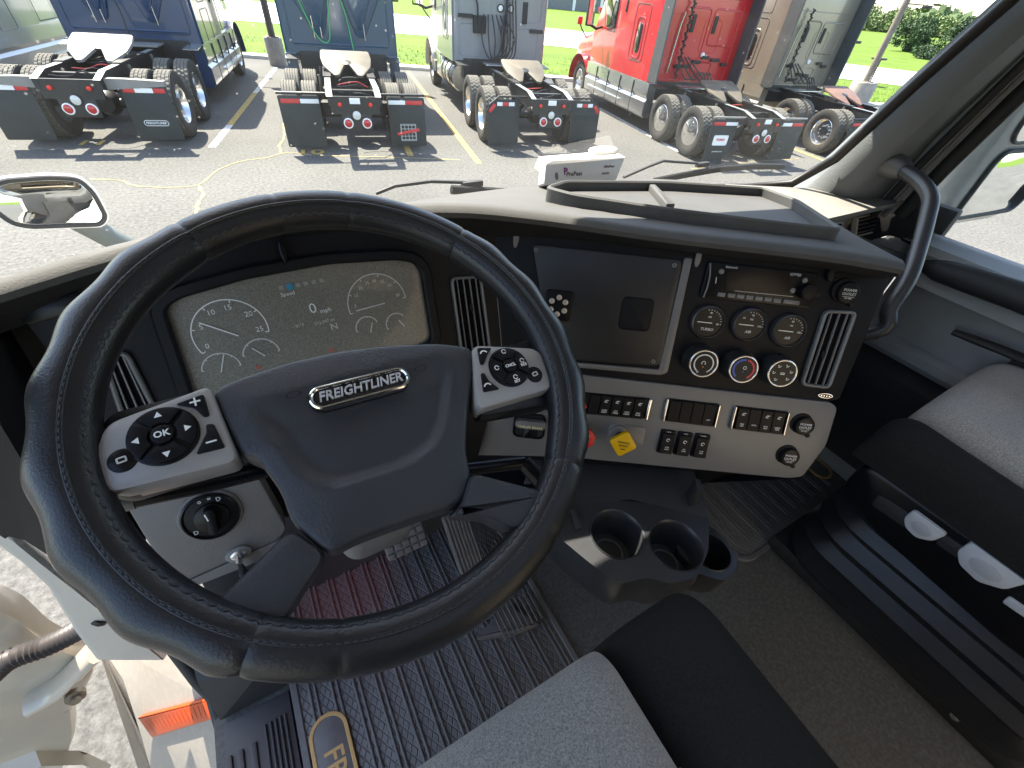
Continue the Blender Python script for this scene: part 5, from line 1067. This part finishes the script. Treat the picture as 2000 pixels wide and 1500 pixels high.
        if crates == 'oval' and s > 0:
            ring('emblem', FP, rr(0,-.12,.36,.085,.042,6), .008, .004, .009, K_twht, fl, .001); txt('lettering', 'FREIGHTLINER', FP, 0, -.12, .052, K_twht, fl, .0072, bold=.01, depth=.001, sx=.88)
        if crates == 'grid' and s > 0:
            for k in range(5): slab('emblem_line', FP, rr(-.13+.065*k,-.14,.006,.26,.001,1), .004, .0085, K_dimw, fl, 0); slab('emblem_line', FP, rr(0,-.26+.06*k,.26,.006,.001,1), .004, .0086, K_dimw, fl, 0)
            slab('emblem_ribbon', FP, rr(.0,-.13,.42,.05,.004,2,.18), .006, .0105, K_tred, fl, .001); ring('emblem', FP, rr(0,-.14,.29,.28,.01,3), .006, .004, .009, K_dimw, fl, .001)
        if crates == 'plate' and s < 0:
            ring('emblem', FP, rr(0,.02,.38,.20,.03,5), .014, .004, .009, K_twht, fl, .001); slab('emblem_plate', FP, rr(0,.02,.35,.17,.02,4), .004, .0085, K_twht, fl, 0); txt('lettering', 'PREMIER', FP, 0, .03, .07, K_tred, fl, .0092, bold=.02, depth=.001, sx=.85); txt('lettering', 'premiertruck.com', FP, 0, -.20, .045, K_twht, fl, .0075, depth=.001, sx=.8)
    # --- fifth wheel
    f5 = a+.80; sl5 = -.10
    P5 = PL(V3(0,f5,1.24), (0,-.34,1), (1,0,0))
    pol = fillet([(-.46,.40),(.46,.40),(.48,.12),(.44,-.18),(.26,-.52),(.17,-.50),(.045,-.12),(-.045,-.12),(-.17,-.50),(-.26,-.52),(-.44,-.18),(-.48,.12)], .06, 4)
    fw_ = slab('fifth_wheel', P5, pol, -.045, .0, fifth, t, .012); slab('jaw', P5, circ(0,-.05,.09,18), -.05, .003, K_frm, fw_, .004)
    for s in (-1,1): B('fifth_wheel_bracket', (s*.40,f5,1.10), (.10,.42,.10), K_frm, None, None, .01); B('slide_rail', (s*.40,f5-.1,1.075), (.14,1.3,.03), K_frm)
    # --- deck and clutter behind the cab
    B('deck_plate', (0,cy-.35,1.10), (1.0,.55,.03), K_whst if bar == 'heavy' else K_chr2, None, None, .005)
    for s in (-1,1): MB().loft([[(s*x,y,z),(s*x,y,z+.015),(s*(x-.28),y,z+.015),(s*(x-.28),y,z)] for x, y, z in ((1.2,cy-.55,1.06),(1.2,cy-.15,1.09),(1.2,cy,1.09))]).build('quarter_fender', K_frm if bar != 'heavy' else K_chr2, t)
    B('lower_bulkhead', (0,cy+.05,.95), (1.9,.2,.42), K_frm)
    # --- cab body
    W_ = 1.22; zt = 3.85; L_ = 2.3
    sec = lambda y, w_, zb, ztp, r=.16: [(w_*q[0], y, zb+(ztp-zb)*q[1]) for q in [(-1,0),(-1,.5),(-1,.88),(-.97,.96),(-.88,1),(.88,1),(.97,.96),(1,.88),(1,.5),(1,0)]]
    MB().loft([sec(cy-.015,W_*.93,1.12,zt-.05), sec(cy,W_*.97,1.10,zt), sec(cy+.05,W_,1.08,zt), sec(cy+1.5,W_,1.05,zt+.05), sec(cy+L_,W_*.99,1.05,zt-.1)]).build('sleeper', paint, t, 35)
    MB().loft([sec(cy+L_-.01,W_*.985,.95,zt-.4), sec(cy+L_+.9,W_*.95,.95,zt-.9), sec(cy+L_+1.3,W_*.93,.95,2.7), sec(cy+L_+1.75,W_*.90,.95,1.98)]).build('cab', front, t, 35)
    MB().loft([sec(cy+L_+1.74,W_*.86,.80,1.95), sec(cy+L_+2.6,W_*.84,.72,1.72), sec(cy+L_+3.2,W_*.80,.65,1.40), sec(cy+L_+3.4,W_*.74,.60,1.15)]).build('hood', front, t, 35)
    for s in (-1,1):
        MB().loft([[(s*1.0,fy+.75*math.cos(q)*k,TR_+.02+.72*math.sin(q)*k), (s*1.24,fy+.75*math.cos(q)*k,TR_+.02+.70*math.sin(q)*k)] for q in np.linspace(-.1,math.pi+.1,12) for k in (1,)], closed=False).build('wheel_arch', front, t, 60)
        SD = PL(V3(s*1.215,cy+L_+.55,2.25), (s,0,0), (0,-s,0) if s > 0 else (0,1,0)); SD = PL(V3(s*W_*.975,cy+L_+.62,2.45), (s,0.05,.0), (0,1,0))
        slab('side_window', SD, fillet([(-.45,-.35),(.42,-.35),(.15,.42),(-.45,.42)], .06, 3), -.02, .012, K_glassd, t, .003)
        m = MB(); m.tube([SD.P(u,v,.005) for u, v in fillet([(-.52,-1.28),(.62,-1.28),(.60,-.3),(.2,.5),(-.52,.5)], .05, 3)], .007, 5, closed=True); m.build('door_gap', K_rubk, t)
        SL = PL(V3(s*W_*1.0,cy+1.2,2.2), (s,0,0), (0,1,0))
        m = MB(); m.tube([SL.P(u,v,.0) for u, v in rr(-.25,.15,.75,1.15,.10,5)], .008, 5, closed=True); m.build('panel_gap', K_rubk, t)
        m = MB(); m.tube([SL.P(u,v,.0) for u, v in rr(-.25,-.82,.70,.55,.06,5)], .007, 5, closed=True); m.build('luggage_door_gap', K_rubk, t)
        slab('sleeper_window', SL, rr(-.25,.25,.24,.62,.11,6), -.02, .010, K_glassd, t, .003); ring('window_trim', SL, rr(-.25,.25,.44,.86,.14,6), .03, 0, .014, front, t, .004)
        slab('door_grip', SL, rr(.72,-.35,.07,.26,.02,3), -.02, .014, K_rubk, t, .004)
        mx_, my_ = s*1.62, cy+L_+1.05
        mi = B('mirror', (mx_,my_,2.35), (.24,.12,.70), K_rubk, None, None, .04); B('mirror_glass', (mx_,my_-.062,2.35), (.19,.006,.62), K_mir, mi); MB().tube([(s*1.15,my_+.1,2.0),(s*1.35,my_+.05,1.95),(mx_,my_,2.05)], .035, 8).build('mirror_arm', K_rubk, t); MB().tube([(s*1.0,cy+L_+2.5,1.62),(s*1.2,cy+L_+2.55,1.85),(s*1.30,cy+L_+2.5,1.98)], .02, 6).build('hood_mirror_arm', K_rubk, t); B('hood_mirror', (s*1.32,cy+L_+2.5,2.06), (.16,.08,.2), front, None, None, .03)
        if fairing:
            fm = fairmat or paint; y1, y2 = cy-.12, cy+L_+1.6
            MB().loft([[(s*1.19,y,.34),(s*1.245,y,.40),(s*1.25,y,.70),(s*1.20,y,.76),(s*1.235,y,.84),(s*1.225,y,1.12),(s*1.0,y,1.12),(s*1.0,y,.34)] for y in np.linspace(y1,y2,6)]).build('side_fairing', fm, t, 25)
            for k in (range(1,5) if joints else ()): y = y1+(y2-y1)*k/5; B('fairing_joint', (s*1.238,y,.72), (.03,.012,.70), K_rubk)
            MB().loft([[(s*1.245,y,.50),(s*1.30,y,.50),(s*1.30,y,.54),(s*1.245,y,.54)] for y in (y1+1.4,y2-.3)]).build('step', K_chr2, t)
        else:
            MB().lathe([(0,0),(.30,.0),(.33,.04),(.33,1.56),(.30,1.6),(0,1.6)], (s*.92,cy+.15,.72), (0,1,0), 28).build('fuel_tank', K_chr2, t)
            for k in (.3,.85,1.35): MB().lathe([(.331,0),(.342,.0),(.342,.05),(.331,.05)], (s*.92,cy+.15+k,.72), (0,1,0), 28).build('tank_strap', K_rubk, t)
            MB().box((s*1.0,cy+2.3,.75), (.40,.8,.55), bev=.03).build('battery_box', K_chr2, t); B('step', (s*1.08,cy+2.3,1.04), (.3,.9,.05), K_chr2)
            MB().box((s*1.02,cy+3.1,.62), (.36,.3,.28), bev=.02).build('air_tank', K_whst, t)
        if ext:
            MB().loft([[(s*1.24,y,1.15),(s*1.20,y,1.15),(s*1.20,y,3.75),(s*1.24,y,3.75)] for y in (cy-.40,cy+.02)]).build('side_extender', MAT('extender_grey', (.07,.075,.075), .55, var=(3,.15)), t)
    # --- back of the sleeper: pressed ribs, vents, handles, hoses
    BK_ = PL(V3(0,cy-.016,1.1), (0,-1,0), (1,0,0))
    def emboss(poly, r=.020, name='pressed_rib', mat=None, nn=5): MB().tube([BK_.P(u,v,.0) for u, v in fillet(poly, .10, 5)], r, 6, closed=True).build(name, mat or paint, t, 60)
    if dets == 'tri':
        for s in (-1,1):
            slab('pressed_panel', BK_, fillet([(s*.10,1.34),(s*.95,1.34),(s*.95,1.10),(s*.52,.34),(s*.34,.34),(s*.10,1.05)], .10, 5), -.01, .05, paint, t, .03); slab('pressed_panel', BK_, fillet([(s*.20,1.22),(s*.82,1.22),(s*.47,.50),(s*.39,.50),(s*.2,1.0)], .08, 5), .0, .085, paint, t, .028)
            MB().lathe([(0,0),(.06,0),(.05,.02),(0,.025)], (s*.23,cy-.02,2.02), (0,-1,0), 14).build('vent_cap', K_twht, t)
        emboss([(-1.05,.16),(1.05,.16),(1.05,1.5),(-1.05,1.5)], .012); MB().tube([BK_.P(-1.0,.20,0), BK_.P(1.0,.20,0)], .02, 6).build('pressed_rib', paint, t)
        for x in (-.55,-.40,.52): MB().tube([BK_.P(x,.3,.05), BK_.P(x-.03,1.7,.05)], .009, 6).build('guard_rod', K_chr2, t)
        if crates == 'grid': MB().tube(smoothpath([BK_.P(-.75,.95,.10), BK_.P(-.5,.35,.14), BK_.P(-.25,.30,.18), BK_.P(-.15,1.0,.10), BK_.P(.0,1.15,.12), BK_.P(.15,.8,.14), BK_.P(.22,.2,.3), (.2,f5+.5,1.2)], 6), .014, 6).build('air_hose', K_hose_g, t)
        else: MB().tube(smoothpath([BK_.P(-.3,1.6,.1), BK_.P(-.2,1.0,.16), BK_.P(-.05,.6,.14), BK_.P(.0,.1,.3)], 6), .014, 6).build('air_hose', K_rubk, t)
    elif dets == 'pan':
        for pts in ([(-1.05,.75),(-.5,.75),(-.5,.12),(-1.05,.12)], [(-.2,.72),(.25,.72),(.25,.12),(-.2,.12)], [(.35,.68),(1.0,.75),(1.0,.12),(.45,.12)], [(-1.05,1.75),(-.25,1.75),(-.25,.85),(-1.05,.85)], [(.38,1.75),(1.05,1.75),(1.05,.85),(.38,.85)], [(-.12,1.75),(.28,1.75),(.28,.85),(-.12,.85)]): emboss(pts, .008)
        for x in (-.02,.24): MB().lathe([(0,0),(.07,0),(.055,.02),(0,.025)], (x,cy-.02,2.18), (0,-1,0), 16).build('vent_cap', K_twht, t); MB().lathe([(.07,0),(.085,0),(.085,.012),(.07,.016)], (x,cy-.02,2.18), (0,-1,0), 16).build('vent_ring', K_rubk, t)
        B('handle_recess', (.62,cy-.03,2.12), (.12,.02,.42), K_rubk, None, None, .02); B('handle_recess', (.95,cy-.04,1.78), (.36,.04,.08), K_rubk, None, None, .02); B('hose_bracket', (-.55,cy-.06,1.85), (.32,.1,.34), K_rubk, None, None, .02); B('hose_bracket', (-.9,cy-.05,2.0), (.36,.06,.07), K_rubk)
        for k in range(6):
            MB().tube(smoothpath([BK_.P(-.45+.1*k,.95,.1), BK_.P(-.52+.16*k,.5,.2+.03*k), BK_.P(-.35+.08*k,.12,.3), BK_.P(-.05+.08*k,.25,.24), BK_.P(.0+.06*k,.75+.15*k,.12)], 6), .017, 6).build('air_hose', K_rubk, t)
        MB().tube([BK_.P(.05,.2,.1), BK_.P(.16,1.75,.08)], .03, 8).build('hose_mast', K_rubk, t); MB().tube([BK_.P(-.7,1.35,.12), BK_.P(-.62,1.1,.12), BK_.P(-.6,.75,.12)], .02, 6).build('hose_hook', K_rubk, t)
    elif dets == 'rect':
        emboss([(-.45,1.55),(.1,1.55),(.1,.55),(-.45,.55)]); emboss([(.2,1.55),(.95,1.55),(.95,.85),(.2,.85)]); emboss([(-.1,.50),(.55,.50),(.45,.12),(.0,.12)]); emboss([(-1.0,1.75),(1.0,1.75),(1.0,.1),(-1.0,.1)], .01); emboss([(.0,1.35),(.5,1.35),(.5,.70),(.0,.70)], .01)
        MB().lathe([(0,0),(.06,0),(.05,.03),(0,.03)], (.18,cy-.02,1.75), (0,-1,0), 14).build('vent_cap', K_twht, t)
        for x in (-.35,.28): B('handle_recess', (x,cy-.03,2.35), (.09,.02,.34), K_rubk, None, None, .02)
        MB().tube([BK_.P(-.78,.25,.06), BK_.P(-.72,1.2,.06), BK_.P(-.68,1.45,.08)], .02, 6).build('grab_rail', K_chr2, t)
        cpt = [V3(*BK_.P(-.55+.03*math.sin(q*3), .15+.075*q, .14))+.035*V3(math.cos(q*9), math.sin(q*9)*.6, 0) for q in np.linspace(0,22,150)]; MB().tube(cpt, .016, 5).build('coiled_air_hose', K_rubk, t)
        for k in range(6): B('bracket', (-.6+.28*k+.1*rng.random(),cy-.05,1.25+.5*rng.random()), (.16+.1*rng.random(),.06,.07), K_rubk, None, None, .01)
        for k in range(4): MB().tube(smoothpath([BK_.P(-.6+.1*k,.6,.1), BK_.P(-.3+.2*k,.15,.25), BK_.P(.1+.1*k,.3,.2), BK_.P(.3+.1*k,.0,.3)], 5), .016, 5).build('air_hose', K_rubk, t)
    t.location = (x0,y0,0); t.scale = (sc,sc,sc); t.rotation_euler = (0,0,-math.radians(th)); return t
PT_ = lambda n, c, m_=.0: MAT(n, c, .32, m_, coat=.7, var=(3,.05))
K_p1 = PT_('dark_blue_paint', (.004,.034,.095)); K_p2 = PT_('teal_blue_paint', (.005,.052,.10)); K_p3 = PT_('grey_paint', (.21,.22,.235)); K_p4 = PT_('red_paint', (.50,.012,.018)); K_p5 = PT_('taupe_paint', (.27,.24,.19), .3); K_p0 = PT_('silver_paint', (.45,.46,.46), .4)
truck('dark blue tractor truck with FREIGHTLINER mud flap and bright flap hangers', (-1.93,10.70,13.2), K_p1, 3.7, 'lug', 'deep', 'heavy', K_whst, True, crates='oval', ax=.95, sc=1.04)
truck('teal blue tractor truck beside the brown lamp post, green hose on its back wall', (2.12,8.98,12.0), K_p2, 4.0, 'rib', 'deep', 'thin', K_grease, True, crates='grid', sc=1.02)
truck('grey sleeper tractor truck with white cab and round chrome fuel tank', (5.87,8.40,13.0), K_p3, 4.05, 'lug', 'deep', 'chamfer', K_grease, False, front=K_whitep, dets='pan', ax=1.11)
truck('bright red tractor truck with chrome side fairings and covered wheels', (9.85,6.25,14.0), K_p4, 3.28, 'lug', 'cover', 'white', K_grease, True, True, fairmat=K_chr2, dets='rect', crates='plate', ax=1.0, sc=.955)
truck('taupe tractor truck parked past the red one, oval sleeper window', (13.7,5.6,11.0), K_p5, 3.5, 'lug', 'deep', 'thin', MAT('rusty_plate', (.17,.095,.07), .6, var=(8,.2)), True, True, dets='rect', ax=.93, sc=.93)
truck('silver tractor truck parked past the dark blue one', (-5.75,12.3,14.0), K_p0, 3.6, 'lug', 'deep', 'thin', K_grease, True, dets='pan', joints=False)
# ------------------------------------------------------------------ lamp posts
def post_(label, p, r, h, mat, base, lamps=(), lean=0):
    t = thing('lamp_post', label, 'lamp post', (p[0],p[1],0), 'posts at the edge of the car park')
    MB().tube([(p[0],p[1],.3),(p[0],p[1],h)], [r,r*.8], 14).build('pole', mat, t, 60)
    if base: MB().lathe([(0,0),(base,0),(base,.72),(base*.95,.78),(0,.78)], (p[0],p[1],0), (0,0,1), 24).build('concrete_base', K_conc2, t); MB().box((p[0],p[1],.79), (r*3.4,r*3.4,.03)).build('base_plate', mat, t)
    for dx, dy, z in lamps:
        MB().tube([(p[0],p[1],z+.05),(p[0]+dx*.8,p[1]+dy*.8,z+.05)], .025, 6).build('arm', mat, t); MB().box((p[0]+dx,p[1]+dy,z), (.28,.22,.09), bev=.02).build('lamp_head', K_rubk, t)
K_conc2 = MAT('base_concrete', (.33,.29,.25), .85, var=(6,.2)); K_brp = MAT('brown_post', (.085,.06,.045), .55, var=(5,.2)); K_gyp = MAT('galvanised_post', (.36,.38,.37), .45, .4, var=(4,.15)); K_wdp = MAT('wooden_post', (.20,.165,.13), .8, var=(7,.3))
post_('brown lamp post on a concrete base by the teal blue truck', (2.35,20.2), .11, 8, K_brp, .28)
post_('galvanised grey post behind the taupe truck', (22.9,12.6), .15, 8, K_gyp, None, ((-.2,-.5,1.9),))
post_('tall brown post with floodlights on a round concrete base', (22.5,10.95), .12, 6.5, K_wdp, .45, ((.0,-.75,3.05),(.1,.7,3.25)))
# small stand in the verge, seen between the posts
t = thing('metal_stand', 'small dark metal stand on the verge between the posts', 'stand', (30,14.5,.05)); 
for dx in (-.25,.25): MB().tube([(30+dx,14.5,.05),(30+dx*.7,14.5,1.1)], .03, 6).build('leg', K_rubk, t)
MB().box((30,14.5,1.15), (.8,.4,.08), bev=.02).build('tray', K_rubk, t)
# far building and a parked red car
t = thing('warehouse', 'long low grey metal warehouse beyond the road', 'building', (60,92,0)); PLB = Matrix.Rotation(-math.radians(30),3,'Z')
K_wall = MAT('grey_cladding', (.16,.17,.18), .6, var=(2,.1))
MB().box((60,92,3.2), (44,10,6.4), R=PLB).build('wall', K_wall, t); MB().box((60,92,6.5), (45,11,.3), R=PLB).build('roof', K_gyp, t)
for k in range(9):
    p = V3(60,92,3.2)+np.array(PLB @ Vector((-20+5*k,-5.06,0))); MB().box(p, (.5,.14,6.4), R=PLB).build('pilaster', K_twht, t)
t = thing('parked_car', 'small red car parked by the grey warehouse', 'car', (60,72,0)); RC_ = Matrix.Rotation(-math.radians(30),3,'Z')
def cb(c, d, mat, nm, bev=.1): MB().box(V3(60,72,0)+np.array(RC_ @ Vector(c)), d, R=RC_, bev=bev).build(nm, mat, t)
cb((0,0,.75), (4.4,1.8,.65), K_p4, 'body', .18); cb((-.2,0,1.3), (2.3,1.6,.6), K_glassd, 'cabin', .2); cb((-.2,0,1.62), (1.6,1.4,.08), K_p4, 'roof', .03)
for sx in (-1.35,1.35):
    for sy in (-.85,.85): MB().lathe([(0,-.1),(.33,-.1),(.33,.1),(0,.1)], V3(60,72,.33)+np.array(RC_ @ Vector((sx,sy,0))), np.array(RC_ @ Vector((0,1,0))), 18).build('wheel', K_rubk, t)
# ------------------------------------------------------------------ trees
K_leafd = MAT('dark_evergreen_leaf', (.035,.075,.022), .7, var=(1.2,.5)); K_leafl = MAT('fresh_leaf', (.12,.17,.05), .7, var=(.8,.45)); K_bark = MAT('bark', (.09,.07,.05), .9, var=(4,.3))
def tree(name, label, p, h, wdt, mat, n=1600, shape='cone', group='trees beyond the road', leaf=.16):
    t = thing(name, label, 'tree' if 'bush' not in name else 'bush', (p[0],p[1],0), group)
    MB().tube([(p[0],p[1],0),(p[0]+.05*wdt*.2,p[1],h*.5),(p[0],p[1],h*.85)], [h*.03,h*.022,.02], 7).build('trunk', K_bark, t)
    for k in range(5):
        a = rng.random()*6.28; z0 = h*(.25+.1*k); MB().tube([(p[0],p[1],z0), (p[0]+math.cos(a)*wdt*.3,p[1]+math.sin(a)*wdt*.3,z0+h*.08)], [.05,.02], 5).build('limb', K_bark, t)
    v = []; f = []
    nc = 46; cl = []
    for k in range(nc):
        z = rng.random()**.9; r = (1-z*.85 if shape == 'cone' else math.sqrt(max(.02, 1-(2*z-1)**2)))*(.75+.35*rng.random()); a = rng.random()*6.28; q = math.sqrt(rng.random()); cl.append((p[0]+math.cos(a)*r*q*wdt/2, p[1]+math.sin(a)*r*q*wdt/2, h*(.06+.92*z), wdt*.10*(.6+.8*rng.random())))
    for k in range(n):
        c = cl[k % nc]; d = rng.normal(0,1,3); d = d/np.linalg.norm(d)*c[3]*(rng.random()**.5)*1.5; q = V3(c[0]+d[0],c[1]+d[1],max(.05,c[2]+d[2]*.8)); e = rng.normal(0,1,3); e = e/np.linalg.norm(e); g = np.cross(e, rng.normal(0,1,3)); g = g/np.linalg.norm(g); s = leaf*(.6+.8*rng.random())
        i = len(v); v += [tuple(q+e*s), tuple(q+g*s*.6), tuple(q-e*s), tuple(q-g*s*.6)]; f.append((i,i+1,i+2,i+3))
    mesh_obj('crown', v, f, mat, t, 0); return t
def tp_(px): q = at(px, 'z', 0.); return (q[0], q[1])
tree('evergreen_tree', 'broad dark evergreen standing alone on the far lawn', tp_((1775,103)), 2.9, 4.6, K_leafd, 7000, 'round', leaf=.12)
tree('round_bush', 'low rounded dark bush on the far lawn', tp_((1799,116)), 1.0, 2.3, K_leafd, 2500, 'round', leaf=.08)
tree('evergreen_tree', 'dark spiky evergreen next to the low rounded bush', tp_((1852,113)), 3.3, 4.6, K_leafd, 6000, 'cone', leaf=.11)
tree('evergreen_tree', 'slim dark evergreen at the lawn edge past the posts', tp_((1905,104)), 3.6, 4.0, K_leafd, 4000, 'cone', leaf=.11)
for k in range(14):
    px_ = (1600+28*k+8*rng.random(), 50+.093*28*k+3*rng.random()); d = tp_(px_)
    tree('leafy_tree', 'pale green leafy tree in the far tree row', d, 3.6+1.8*rng.random(), 9+5*rng.random(), K_leafl, 1600, 'round', 'far tree row', .34)
vv = []; ff = []
for k in range(9000):
    a = math.radians(-15+115*rng.random()); R_ = 230+130*rng.random(); z = rng.random()**1.2*(5+1.6*math.sin(a*23)+1.*math.sin(a*61)); q = V3(math.sin(a)*R_, math.cos(a)*R_, z); e = rng.normal(0,1,3); e = unit(e); g = unit(np.cross(e, rng.normal(0,1,3))); s = 1.6
    i = len(vv); vv += [tuple(q+e*s), tuple(q+g*s), tuple(q-e*s), tuple(q-g*s)]; ff.append((i,i+1,i+2,i+3))
o = mesh_obj('far_woodland', vv, ff, MAT('far_leaf', (.07,.11,.04), .8, var=(.2,.4)), None, 0); tag(o, 'hazy green woodland along the horizon', 'woodland', kind='stuff')
t = thing('far_house', 'pale house among the far trees', 'house', (150,95,0)); MB().box((150,95,1.6), (16,10,3.2)).build('wall', K_conc, t); MB().loft([[(141,89,3.2),(159,89,3.2),(159,95,4.8),(141,95,4.8)], [(141,101,3.2),(159,101,3.2),(159,95,4.81),(141,95,4.81)]]).build('roof', K_conc2, t)
for k in range(4): MB().box((141.9,91+2.4*k,2.6), (.2,1.1,1.5)).build('window', K_glassd, t)
